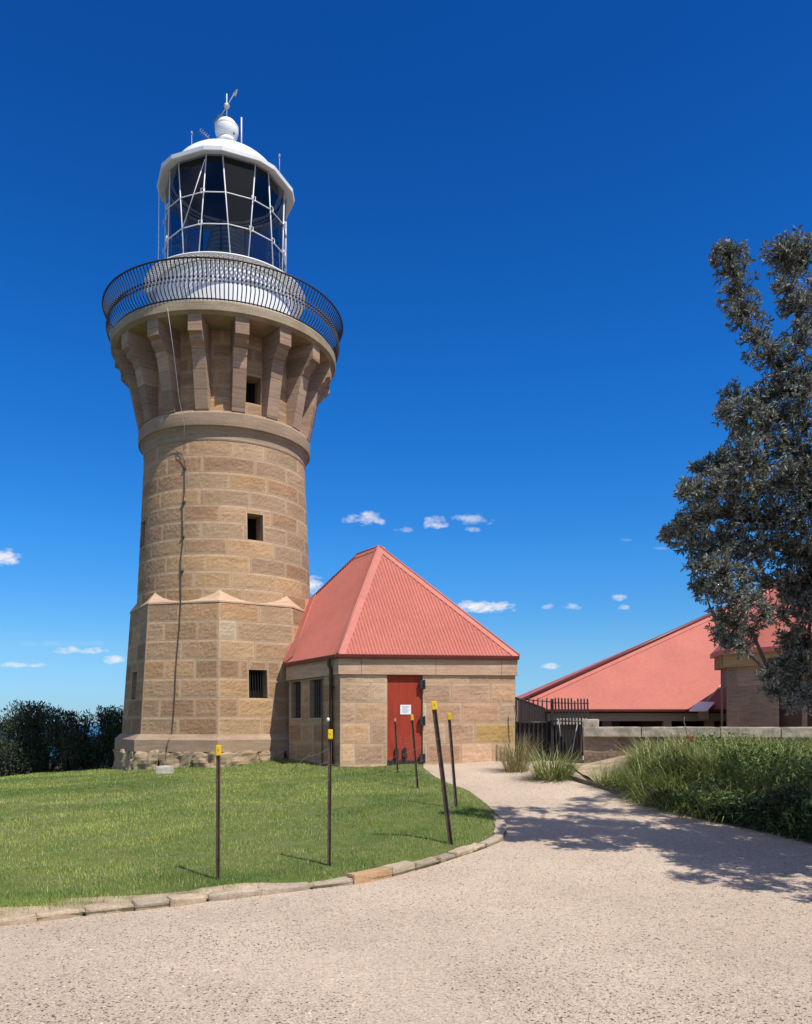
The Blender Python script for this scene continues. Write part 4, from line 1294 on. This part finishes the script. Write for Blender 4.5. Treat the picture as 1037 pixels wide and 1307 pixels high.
# soil hump below the bank
bx = np.linspace(ex[0] - .2, 10, 50); bs = np.linspace(0, 1, 24)
BX, BS = np.meshgrid(bx, bs, indexing='ij')
BY0 = np.interp(BX, np.sort(ex), ey[np.argsort(ex)]) + .05; BY = BY0 + (wall_y(BX) + .2 - BY0) * BS
BZ = ground(BX, BY) + np.where(BS < .01, -.05, .0 + bank_h(BX, BS)) + .03 * np.sin(BX * 3) * np.sin(BY * 4)
i = np.arange(BX.size).reshape(BX.shape)
tag(np_mesh('soil_bank', np.stack([BX, BY, BZ], -1).reshape(-1, 3), np.stack([i[:-1, :-1], i[1:, :-1], i[1:, 1:], i[:-1, 1:]], -1).reshape(-1, 4), M['sand'], smooth=True), kind='structure')
def leaves(pos, up, size, aspect, cols, r, fold=.25):
    """pos (n,3); up (n,3) leaf directions; folded 4-quad-ish leaves from 6 vertices"""
    n = len(pos); d = up / np.linalg.norm(up, axis=1, keepdims=True)
    ref = r.normal(0, 1, (n, 3)); s = np.cross(d, ref); s /= np.linalg.norm(s, axis=1, keepdims=True); nn = np.cross(s, d)
    L = size[:, None]; W = L * aspect
    p0 = pos; p1 = pos + d * L * .55 + s * W / 2 + nn * W * fold; p2 = pos + d * L - nn * L * .08; p3 = pos + d * L * .55 - s * W / 2 + nn * W * fold
    V = np.stack([p0, p1, p2, p3], 1).reshape(-1, 3); k = np.arange(n)[:, None] * 4
    Fq = np.concatenate([k + np.array([[0, 1, 2]]), k + np.array([[0, 2, 3]])], 0)
    t = np.concatenate([np.repeat(cols, 4, 0), np.ones((4 * n, 1))], 1)
    return V, Fq, t
# broad-leaved ground cover along the front of the bank
r = np.random.default_rng(21); n = 26000
x = r.uniform(ex[0] + .2, 8.5, n); y = np.interp(x, np.sort(ex), ey[np.argsort(ex)]) + .02 + 1.0 * r.random(n) ** 1.5
hump = .16 + (.36 + .20 * np.clip((x - 4.2) / 1.5, 0, 1)) * vnoise(x, y, 1.6, 61) * np.clip((x - ex[0]) / 1.2, .2, 1)
z = ground(x, y) + hump * r.random(n) ** .7 * np.clip((y - np.interp(x, np.sort(ex), ey[np.argsort(ex)])) * 5 + .25, 0, 1)
up = r.normal(0, 1, (n, 3)); up[:, 2] = np.abs(up[:, 2]) * .6
base = np.array([(.030, .052, .018), (.045, .07, .022), (.06, .075, .03), (.09, .075, .04), (.17, .22, .05)])[r.choice(5, n, p=[.28, .30, .20, .12, .10])] * (.6 + .8 * r.random((n, 1)))
# broad leafy weeds growing up between the sedge
n2 = 22000; x2 = r.uniform(ex[0] + .3, 8.5, n2); dd2 = r.random(n2) ** 1.1
e2 = np.interp(x2, np.sort(ex), ey[np.argsort(ex)]); y2 = e2 + .1 + (wall_y(x2) - .5 - e2) * dd2
tall = vnoise(x2, y2, 1.8, 71)
ok_ = (x2 > 4.0 + (y2 - 14.5) * .5) & (tall > .46)
z2 = ground(x2, y2) + bank_h(x2, dd2) + (.10 + .48 * tall) * r.random(n2) ** .8
x2, y2, z2 = x2[ok_], y2[ok_], z2[ok_]; m2 = len(x2)
up2 = r.normal(0, 1, (m2, 3)); up2[:, 2] = np.abs(up2[:, 2]) * .8 + .2
c2 = np.array([(.11, .17, .04), (.16, .22, .055), (.22, .27, .08), (.08, .125, .035)])[r.integers(0, 4, m2)] * (.6 + .8 * r.random((m2, 1)))
x, y, z = np.concatenate([x, x2]), np.concatenate([y, y2]), np.concatenate([z, z2]); up = np.concatenate([up, up2]); base = np.concatenate([base, c2]); n = len(x)
v, f, t = leaves(np.stack([x, y, z], -1), up, .04 + .06 * r.random(n), .5, base, r)
tag(np_mesh('ground_cover', v, f, M['shrub'], attrs={'tint': ('FLOAT_COLOR', t)}), 'dark broad-leaved ground cover along the foot of the sedge bank', 'vegetation', kind='stuff')
# timber edging strip on the path
mb = MB(); e0, e1 = hit(722, 992), hit(830, 1027)
d = (e1 - e0); L = d.length; d.normalize(); nn = Vector((d.y, -d.x, 0))
ep = [e0 + d * L * k / 8 + nn * .012 * math.sin(k * 1.3) for k in range(9)]
for p, q in zip(ep[:-1], ep[1:]):
    c = (p + q) / 2; c.z = float(ground(c.x, c.y)) + .02; mb.box(c, ((q - p).length + .005, .035, .09), ((q - p).normalized(), nn, Zv))
tag(mb.build('edging_board', M['timber_grey']), 'thin weathered timber edging strip half buried at the path side', 'edging')

def blob_leaves(c, rad, n, size, r, cols, upbias=.3):
    """leaves in a lumpy ellipsoid shell"""
    d = r.normal(0, 1, (n, 3)); d /= np.linalg.norm(d, axis=1, keepdims=True)
    rr = r.random(n) ** .4
    pos = np.array(c) + d * rr[:, None] * np.array(rad)
    up = d * .8 + r.normal(0, .6, (n, 3)); up[:, 2] += upbias
    return leaves(pos, up, size * (.6 + .8 * r.random(n)), .34, cols[r.integers(0, len(cols), n)] * (.55 + .9 * r.random((n, 1))), r)
SHC = np.array([(.042, .062, .030), (.030, .046, .022), (.062, .080, .042), (.050, .060, .036)])
def shrub(x, y, w, h, n, label, seed):
    r = np.random.default_rng(seed); gz_ = float(ground(x, y))
    e = empty('coastal_shrub', (x, y, gz_), label, 'shrub', 'dark shrubs behind the lawn')
    parts = []; mb = MB()
    lumps = []
    for k in range(14):
        a_ = r.random() * 6.283; q = r.random() ** .5
        hh = h * (.30 + .55 * r.random())
        lumps.append((x + w * .42 * q * math.cos(a_), y + w * .34 * q * math.sin(a_), gz_ + hh, w * (.16 + .12 * r.random()), h * (.18 + .10 * r.random())))
    for k in range(9):      # shoots standing above the mass
        a_ = r.random() * 6.283; q = r.random() ** .5
        lumps.append((x + w * .40 * q * math.cos(a_), y + w * .3 * q * math.sin(a_), gz_ + h * (.80 + .16 * r.random()), w * .07, h * .11))
    for (lx, ly_, lz, lr, lh) in lumps:
        m = int(n * (lr * lh) / sum(q[3] * q[4] for q in lumps))
        parts.append(blob_leaves((lx, ly_, lz), (lr, lr, lh), m, .10, r, SHC, .5))
        b = Vector((x + (lx - x) * .3, y + (ly_ - y) * .3, gz_ - .05)); mb.tube([b, (b + Vector((lx, ly_, lz))) / 2 + Vector((r.normal(0, .08), 0, .1)), Vector((lx, ly_, lz))], [.045, .03, .012], 5)
    m = n // 3
    zz = r.random(m) * h * .55; aa = r.random(m) * 6.283; rr = w * .5 * np.sqrt(r.random(m)) * (.8 + .2 * r.random(m))
    pos = np.stack([x + rr * np.cos(aa), y + rr * .8 * np.sin(aa), gz_ + zz], -1)
    parts.append(leaves(pos, r.normal(0, 1, (m, 3)) + np.array([0, 0, .3]), .10 * (.6 + .8 * r.random(m)), .36, SHC[r.integers(0, 4, m)] * (.5 + .8 * r.random((m, 1))), r))
    v, f, t = join_np(parts)
    np_mesh('foliage', v, f, M['shrub'], e, {'tint': ('FLOAT_COLOR', t)})
    mb.build('stems', M['bark'], e)
for (px, top, w, n, Y, lab) in ((-75, 900, 3.4, 5000, 27.0, 'dark shrub at the outer left end of the hedge'),
                                (12, 908, 2.5, 6000, 26.6, 'dark shrub with level top, cut by the photo edge, left of the tallest one'),
                                (55, 893, 2.3, 6500, 27.0, 'tallest dark shrub of the hedge behind the lawn'),
                                (92, 900, 1.5, 4500, 26.4, 'narrow spiky dark shrub just before the gap showing the sea'),
                                (118, 938, 1.5, 2500, 26.8, 'low dark shrub filling the gap that shows the sea'),
                                (148, 899, 1.9, 6000, 26.2, 'dark shrub tucked against the shaded side of the tower')):
    p = at(px, 930, Y); zt = at(px, top + 7, Y).z
    shrub(p.x, Y, w, zt - float(ground(p.x, Y)), n, lab, 300 + px + 100)

# ================================================================ BANKSIA TREE (trunk outside the frame to the right)
TBX, TBY = 6.3, 9.4
TG = float(ground(TBX, TBY))
TREE = empty('banksia_tree', (TBX, TBY, TG), 'large grey-green leathery-leaved tree reaching in over the red roofs', 'tree')
CL = [(925, 324, 15), (932, 335, 22), (938, 352, 20), (944, 378, 24), (952, 405, 26), (968, 432, 26), (984, 455, 26), (1000, 470, 26),
      (1002, 330, 26), (1014, 326, 24), (1012, 345, 28), (1008, 370, 22), (1018, 395, 22), (1028, 335, 22), (1024, 440, 24), (1030, 480, 28), (1040, 380, 18), (1012, 500, 28),
      (940, 510, 20), (928, 528, 16), (955, 528, 26), (978, 520, 28), (1000, 535, 28), (1028, 545, 30), (978, 555, 26), (1006, 575, 30), (1034, 590, 30),
      (895, 600, 12), (908, 598, 16), (925, 592, 20), (948, 578, 24), (965, 590, 28), (878, 625, 14), (893, 632, 22), (916, 622, 26), (940, 618, 28), (968, 625, 30), (998, 620, 30), (1028, 630, 30),
      (855, 684, 11), (868, 678, 18), (886, 668, 22), (908, 660, 26), (934, 655, 30), (962, 660, 30), (990, 662, 30), (1022, 668, 32),
      (884, 692, 20), (904, 700, 24), (930, 698, 28), (958, 700, 28), (986, 702, 28), (1016, 708, 30), (902, 724, 22), (925, 732, 26), (950, 735, 26), (898, 750, 16), (915, 752, 18),
      (980, 742, 24), (1008, 742, 24), (1034, 738, 24), (935, 764, 22), (956, 770, 24), (922, 786, 18), (918, 808, 14), (938, 800, 20), (945, 822, 18), (930, 818, 14), (960, 806, 18), (978, 780, 18),
      (1000, 782, 18), (1028, 788, 24), (1032, 820, 24), (1008, 816, 18), (1002, 850, 18), (1026, 850, 22), (984, 862, 14), (990, 880, 16), (1016, 880, 18), (1034, 890, 18), (1008, 898, 12), (1000, 500, 24), (1036, 505, 22), (1033, 415, 20), (1020, 610, 26), (1036, 650, 26), (1038, 700, 24), (1020, 760, 22), (1036, 770, 22), (975, 600, 24), (945, 555, 18)]
r = np.random.default_rng(99)
clusters = []
for (px, py, rp) in CL:
    Y = 8.95 + r.uniform(-.42, .42) + max(0, (px - 960)) * .004
    p = at(px, py, Y); clusters.append((p, rp * Y / F_PX))
# the part of the crown beyond the frame
for k in range(95):
    px = r.uniform(1060, 1420); py = r.uniform(250, 880)
    Y = r.uniform(7.8, 11.2); p = at(px, py, Y)
    c0 = Vector((6.2, 9.4, 5.0)); q = p - c0
    if (q.x / 2.4) ** 2 + (q.y / 2.2) ** 2 + (q.z / 3.4) ** 2 > 1: continue
    clusters.append((p, .30))
for k in range(105):     # the side of the crown towards the camera, also out of frame
    p = Vector((r.uniform(4.7, 7.0), r.uniform(6.6, 8.9), r.uniform(2.2, 4.8)))
    if CXP + F_PX * p.x / p.y < 1075: continue
    clusters.append((p, .26))
# skeleton: every cluster grows from the nearest lower node
nodes = [Vector((TBX, TBY, TG - .1)), Vector((TBX - .05, TBY, TG + .8)), Vector((TBX - .25, TBY - .05, TG + 1.5)), Vector((TBX - .1, TBY - .05, TG + 2.6)), Vector((TBX - .2, TBY, TG + 3.8)), Vector((TBX - .3, TBY, TG + 5.0)), Vector((TBX - .35, TBY, TG + 6.0))]
par = [-1, 0, 1, 2, 3, 4, 5]
leafnode = []
for (p, rr) in sorted(clusters, key=lambda c: (c[0] - nodes[3]).length):
    best, bi = 1e9, 1
    for i, q in enumerate(nodes):
        if i == 0: continue
        d = (p - q); cst = d.length + max(0, q.z - p.z + .05) * 1.6
        if cst < best: best, bi = cst, i
    q = nodes[bi]; L = (p - q).length; last = bi
    ns = max(1, int(L / .45))
    for k in range(1, ns + 1):
        t = k / ns; m = q + (p - q) * t + Vector((r.normal(0, .05), r.normal(0, .05), -.10 * L * math.sin(math.pi * t) * .6)) * (1 if k < ns else 0)
        nodes.append(m); par.append(last); last = len(nodes) - 1
    leafnode.append((last, rr))
cntn = [0] * len(nodes)
for (i, _) in leafnode:
    while i >= 0: cntn[i] += 1; i = par[i]
kids = {}
for i, p in enumerate(par): kids.setdefault(p, []).append(i)
trunk = MB(); br = MB()
rad_of = lambda i: .0085 * max(1, cntn[i]) ** .50
for i in range(1, len(nodes)):
    dst = trunk if i <= 6 else br
    dst.tube([nodes[par[i]], nodes[i]], [rad_of(par[i]), rad_of(i)] if i <= 6 else [min(.019, rad_of(par[i])), min(.019, rad_of(i))], 6, cap=False)
trunk.build('trunk', M['bark'], TREE)
LC = np.array([(.105, .128, .088), (.14, .165, .12), (.20, .222, .175), (.068, .082, .060), (.30, .31, .26)])
parts = []
for (ni, rr) in leafnode:
    p = nodes[ni]; nt = int(13 + 60 * (rr / .25) ** 1.5)
    outw = np.array(p - Vector((6.2, 9.4, 4.5))); outw = outw / (np.linalg.norm(outw) + 1e-6)
    nt = int(nt * r.uniform(.65, 1.35))
    for k in range(nt):
        d = r.normal(0, 1, 3) + outw * .5 + np.array([0, 0, .35]); d /= np.linalg.norm(d)
        q = np.array(p) + d * rr * 1.28 * r.random() ** .6
        br.tube([p + (Vector(q) - p) * .0, p + (Vector(q) - p) * .55 + Vector((0, 0, -.015)), Vector(q)], [.006, .005, .0035], 3, cap=False)
        m = int(r.integers(8, 14)); ang_ = np.arange(m) * 2.4 + r.random() * 6
        a1 = np.cross(d, [0.3, .2, .9]); a1 /= np.linalg.norm(a1); a2 = np.cross(d, a1)
        up = (np.cos(ang_)[:, None] * a1 + np.sin(ang_)[:, None] * a2) * (.8 + .3 * r.random((m, 1))) + d * (.25 + .8 * r.random((m, 1)))
        back_ = np.array(q) - d * (.07 * r.random((m, 1)))
        ci = LC[r.choice(5, m, p=[.30, .30, .18, .16, .06])] * (.7 + .6 * r.random((m, 1)))
        parts.append(leaves(back_, up, .034 + .042 * r.random(m), .36, ci, r, .15))
br.build('branches', M['bark'], TREE)
v, f, t = join_np(parts)
np_mesh('crown', v, f, M['leaf'], TREE, {'tint': ('FLOAT_COLOR', t)})

# ================================================================ LOW WALL, GATE, FENCE
LW = empty('low_stone_wall', (5.5, 17.3, float(ground(5.5, 17.3))), 'low dark sandstone wall with pale lichened coping behind the sedge', 'wall')
wa, wb = Vector((3.88, 17.75, 0)), Vector((12.5, 17.75 - .28 * 8.6, 0))
wd = (wb - wa); WL = wd.length; wd.normalize(); wnv = Vector((wd.y, -wd.x, 0))
zc0, zc1 = 1.37, 1.585
a = Ashlar(.22)
PAL_, PAL = PAL, [(.27, .185, .125), (.22, .155, .11), (.31, .225, .155), (.19, .135, .10)]
a.courses(plane_P(wa, wd, wnv), WL, lambda v: 1.0, [.3, .66, 1.02, zc0], .75, seed=71, rough=.014)
PAL = PAL_
a.build('wall_face', LW)
mb = MB(); c = wa + wd * (WL / 2) - wnv * .2; c.z = .8; mb.box(c, (WL - .002, .38, 1.15), (wd, wnv, Zv)); mb.build('wall_core', M['wall_low'], LW)
x = 0; k = 0; r = random.Random(8)
while x < WL:
    w = min(r.uniform(1.1, 1.6), WL - x)
    if w < .2: break
    c = wa + wd * (x + w / 2) - wnv * .17; c.z = (zc0 + zc1) / 2
    o = rocky('coping_stone', c, (w - .012, .54, zc1 - zc0), (wd, -wnv, Zv), 400 + k, M['coping'], LW, .014, 9); x += w; k += 1
c = wa + wd * .14 - wnv * .17; c.z = 1.66
rocky('end_stone', c, (.34, .5, .18), (wd, -wnv, Zv), 450, M['coping'], LW, .02, 8)
# the wall continues beyond the gate: pale coping glimpsed through the palings
# iron gate between the annex and the wall
GT = empty('iron_gate', (3.3, 18.3, float(ground(3.3, 18.3))), 'black iron paling gate between the annex and the low wall', 'gate')
def paling(px0, py0, py1, px1, Y, wpx, parent):
    mb = MB(); t = at(px0, py0, Y); b = at(px1, py1, Y); w = wpx * Y / F_PX
    d = (t - b).normalized(); X = d.cross(Vector((0, 1, 0))).normalized()
    mb.box((t + b) / 2 - d * .015, (w, .022, (t - b).length - .03), (X, Vector((0, 1, 0)), d))
    mb.add([t + X * w / 2 - d * .03 + Vector((0, -.011, 0)), t - X * w / 2 - d * .03 + Vector((0, -.011, 0)), t - Vector((0, .0, 0))], [(0, 1, 2)])
    mb.build('paling', M['iron'], parent)
GY = 18.4
for k in range(7): paling(664 + k * 5.7, 890 + (k % 2) * 1.5, 972, 664 + k * 5.7, GY + .05, 1.6, GT)
for k in range(11): paling(709.0 + k * 4.1, 889.5 + .12 * k + (3 if k == 6 else 0), 965, 711.0 + k * 4.1, GY - .1 - .03 * k, 1.9, GT)
def gbar(pa, pb, Y, Y2, th, name='rail', mat='iron'):
    mb = MB(); mb.tube([at(*pa, Y), at(*pb, Y2)], th, 6); mb.build(name, M[mat], GT)
gbar((658, 922), (704, 922), GY, GY, .02); gbar((704, 897), (752, 898), GY - .1, GY - .4, .012); gbar((704, 920), (746, 921), GY - .1, GY - .4, .016); gbar((672, 893), (704, 896), GY, GY, .012)
for (px_, pt, pw, Y) in ((705, 892, 3.6, GY - .05),):
    mb = MB(); t = at(px_, pt, Y); b = at(px_, 975, Y); mb.box((t + b) / 2, (pw * Y / F_PX, .07, (t - b).length)); mb.build('gate_post', M['iron'], GT, bevel=.006)
mb = MB()
for (xa, xb_, yt, yb_, Y) in ((658, 704, 923, 978, GY + .09), (706, 744, 926, 976, GY + .05)):
    p = [at(xa, yb_, Y), at(xb_, yb_, Y), at(xb_, yt, Y), at(xa, yt, Y)]; mb.prism(p, Vector((0, .012, 0)))
mb.build('sheet_panel', M['darkpaling'], GT)
for (x0, y0_, x1, y1_) in ((737, 925, 729, 968), (713, 918, 716, 940), (744, 926, 742, 962)):
    mb = MB(); mb.tube([at(x0, y0_, GY - .5), at(x1, y1_, GY - .55)], .012, 5); mb.build('stay', M['grey_wire'], GT)
mb = MB(); mb.tube([at(656.5, 900, 18.85), at(661, 930, 18.8), at(659, 950, 18.75)], .014, 5); mb.build('stay', M['timber_grey'], GT)
# dark timber fence running downhill behind the gate
TF = empty('paling_fence', (3.2, 21.5, float(ground(3.2, 21.5))), 'dark brown solid paling fence running back behind the iron gate', 'fence')
f0, f1 = at(655, 890.5, 20.0), at(712, 911, 30.5)
mb = MB(); NF = 40; d = (f1 - f0); hd = Vector((d.x, d.y, 0)).normalized(); hn = Vector((hd.y, -hd.x, 0))
for k in range(NF):
    p = f0 + d * ((k + .5) / NF); w = Vector((d.x, d.y, 0)).length / NF
    zt = p.z + .012 * math.sin(k * 2.3); zb_ = p.z - 2.0
    mb.box(Vector((p.x, p.y, (zt + zb_) / 2)) + hn * (.006 * (k % 2)), (w * .93, .02, zt - zb_), (hd, hn, Zv))
mb.build('palings', M['timber_grey'] if False else M['darkpaling'], TF)
mb = MB()
for off in (.12, 1.3): mb.tube([f0 - Zv * off - hn * .04, f1 - Zv * off - hn * .04], .035, 4)
mb.tube([f0 + Zv * .02, f1 + Zv * .02], .03, 4)
mb.build('rail', M['darkpaling'], TF)
PW = empty('lower_wall', (4.1, 19.6, float(ground(4.1, 19.6))), 'short pale coped wall glimpsed through the right gate palings', 'wall')
p0, p1 = at(709, 917.5, 19.4), at(748, 918.5, 19.4)
mb = MB(); c = (p0 + p1) / 2; mb.box(c - Zv * .05, ((p1 - p0).length, .4, .15)); mb.build('coping_stone', M['coping'], PW)
mb = MB(); mb.box(c - Zv * .70, ((p1 - p0).length, .34, 1.15)); mb.build('wall_face', M['wall_low'], PW)

# ================================================================ KEEPERS' QUARTERS beyond the wall
KQ = empty('keepers_quarters', (9.5, 29, float(ground(9.5, 29))), 'long low building with broad plain red hip roof behind the low wall', 'building')
e_l, e_r = at(650, 905, 26.5), at(1250, 905, 26.5)
rg_l, rg_r = at(1050, 722, 32.5), at(1500, 722, 32.5)
mb = MB(); bk_l = e_l + Vector((0, 12, 0)); bk_r = e_r + Vector((0, 12, 0))
mb.add([e_l, e_r, rg_r, rg_l], [(0, 1, 2, 3)]); mb.add([e_l, rg_l, bk_l], [(0, 1, 2)]); mb.add([bk_l, rg_l, rg_r, bk_r], [(0, 1, 2, 3)]); mb.add([e_r, bk_r, rg_r], [(0, 1, 2)])
mb.build('roof', M['roof'], KQ)
nK = (e_r - e_l).cross(rg_l - e_l).normalized(); nK = nK if nK.z > 0 else -nK
nL = (rg_l - e_l).cross(bk_l - e_l).normalized(); nL = nL if nL.z > 0 else -nL
hip_cap(e_l, rg_l, nK, nL, .14, KQ, M['roof'], .05)
mb = MB(); mb.tube([e_l + Zv * .09, rg_l + Zv * .09], .07, 6); mb.build('ridge_roll', M['maroon'], KQ)
gutter(e_l - Zv * .05, e_r - Zv * .05, Vector((0, -1, 0)), KQ)
mb = MB(); c = (e_l + e_r) / 2 + Vector((0, .25, -.26)); mb.box(c, ((e_r - e_l).length - .4, .12, .26)); mb.build('verandah_beam', M['beige'], KQ)
mb = MB(); c = (e_l + e_r) / 2 + Vector((0, 2.2, -1.5)); mb.box(c, ((e_r - e_l).length - 1.2, .3, 2.9)); mb.build('wall', M['brown_wall'], KQ)
for px_ in (774, 851, 905, 960):
    mb = MB(); t = at(px_, 913, 26.8); mb.box(t - Zv * 1.2, (.26 if px_ != 774 else .3, .2, 2.4)); mb.build('verandah_post', M['beige'] if px_ != 774 else M['brown_wall'], KQ)
for (xa, xb_) in ((755, 772), (793, 818), (853, 892)):
    mb = MB(); p0 = at(xa, 914, 28.4); p1 = at(xb_, 955, 28.4); c = (p0 + p1) / 2; mb.box(c, (abs(p1.x - p0.x), .12, abs(p0.z - p1.z))); mb.build('opening', M['dark_void'], KQ)
mb = MB(); q = [at(880, 906, 25.6), at(904, 906, 25.6), at(913, 896, 26.6), at(892, 895.5, 26.6)]
mb.prism(q, Vector((0, .02, -.05))); mb.build('roof_hatch', M['white'], KQ)
mb = MB(); p = at(898, 913, 25.9); mb.box(p, (.30, .12, .26)); mb.build('meter_box', M['beige'], KQ)
mb = MB(); mb.tube([at(903, 894, 26.5), at(928, 866, 27.6)], .016, 5); mb.build('roof_stay', M['cream'], KQ)
# stone wing with its own hip roof, nearer
SW = empty('stone_wing', (11.2, 24.5, float(ground(11.2, 24.5))), 'stone building with yellowish eaves band and red hip roof half hidden by the tree', 'building')
s1 = at(928, 850, 24.0); s0 = at(920, 850, 25.2); s2 = at(1090, 850, 21.2)
zE, zBd = at(928, 831, 24.0).z, at(928, 852, 24.0).z
base_z = -1.2
s3 = s2 + Vector((3, 4, 0)); s4 = s0 + Vector((4.2, 4.6, 0))
a = Ashlar(.2)
pl = [s0, s1, s2]
PAL_, PAL = PAL, [(.25, .19, .14), (.22, .165, .12), (.27, .205, .15)]
for p, q, sd_ in ((s0, s1, 1), (s1, s2, 2)):
    d = Vector((q.x - p.x, q.y - p.y, 0)); L = d.length; d.normalize(); n_ = Vector((d.y, -d.x, 0))
    op = [(L * .32, L * .9, -2, 2.75)] if sd_ == 1 else [(L * .44, L * .62, -2, 2.9), (L * .66, L * .72, -2, 3.0)]
    a.courses(plane_P(Vector((p.x, p.y, 0)), d, n_), L, lambda v: 1.0, list(np.linspace(base_z, zBd, 9)), .8, op, seed=80 + sd_, rough=.005)
a.build('wall', SW); PAL = PAL_
mb = MB()
for p, q in ((s0, s1), (s1, s2), (s2, s3), (s3, s4), (s4, s0)):
    d = Vector((q.x - p.x, q.y - p.y, 0)).normalized(); n_ = Vector((d.y, -d.x, 0)); i_ = -n_ * .35
    mb.quad(Vector((p.x, p.y, base_z)) + i_, Vector((q.x, q.y, base_z)) + i_, Vector((q.x, q.y, zE)) + i_, Vector((p.x, p.y, zE)) + i_)
mb.build('inner_wall', M['brown_wall'], SW)
mb = MB()
for p, q in ((s0, s1), (s1, s2)):
    d = Vector((q.x - p.x, q.y - p.y, 0)); L = d.length; d.normalize(); n_ = Vector((d.y, -d.x, 0)); c = (p + q) / 2 + n_ * .03; c.z = (zE + zBd) / 2
    mb.box(c, (L + .04, .3, zE - zBd), (d, n_, Zv))
mb.build('eaves_band', stone_mat('ochre_band', (.36, .25, .12), rough_bump=.3), SW)
ap = at(1060, 700, 26.0); ring = [s0, s1, s2, s3, s4]; cen = sum(ring, Vector()) / 5
ap = Vector((cen.x, cen.y, zE + 2.6))
er = []
for p in ring:
    d = Vector((p.x - cen.x, p.y - cen.y, 0)).normalized(); e_ = p + d * .32; e_.z = zE; er.append(e_)
mb = MB(); mb.add(er + [ap], [(i, (i + 1) % 5, 5) for i in range(5)])
mb.build('roof', M['roof'], SW)
mb = MB()
for i in range(3):
    p, q = er[i], er[(i + 1) % 5]; n_ = Vector((q.y - p.y, -(q.x - p.x), 0)).normalized()
    mb.quad(p + Zv * .01, q + Zv * .01, q - Zv * .13, p - Zv * .13); mb.quad(p - Zv * .13, q - Zv * .13, q - n_ * .36 - Zv * .10, p - n_ * .36 - Zv * .10)
mb.build('gutter', M['roofcap'], SW)
# stick plant with a red flower in front of the wall
mb = MB(); b = hit(884, 985); b = at(882, 960, 15.2)
mb.tube([at(883, 975, 15.2), at(877, 935, 15.2), at(873, 920, 15.2), at(874, 915, 15.2)], [.014, .011, .008, .005], 5)
st = mb.build('dry_stem', M['twig']); tag(st, 'bare dry stem with a faded red flower rising in front of the low wall', 'plant')
fl = blob_leaves(tuple(at(881, 944, 15.15)), (.07, .05, .06), 60, .05, np.random.default_rng(3), np.array([(.45, .10, .05), (.38, .12, .06)]))
np_mesh('flower', fl[0], fl[1], M['shrub'], st, {'tint': ('FLOAT_COLOR', fl[2])})
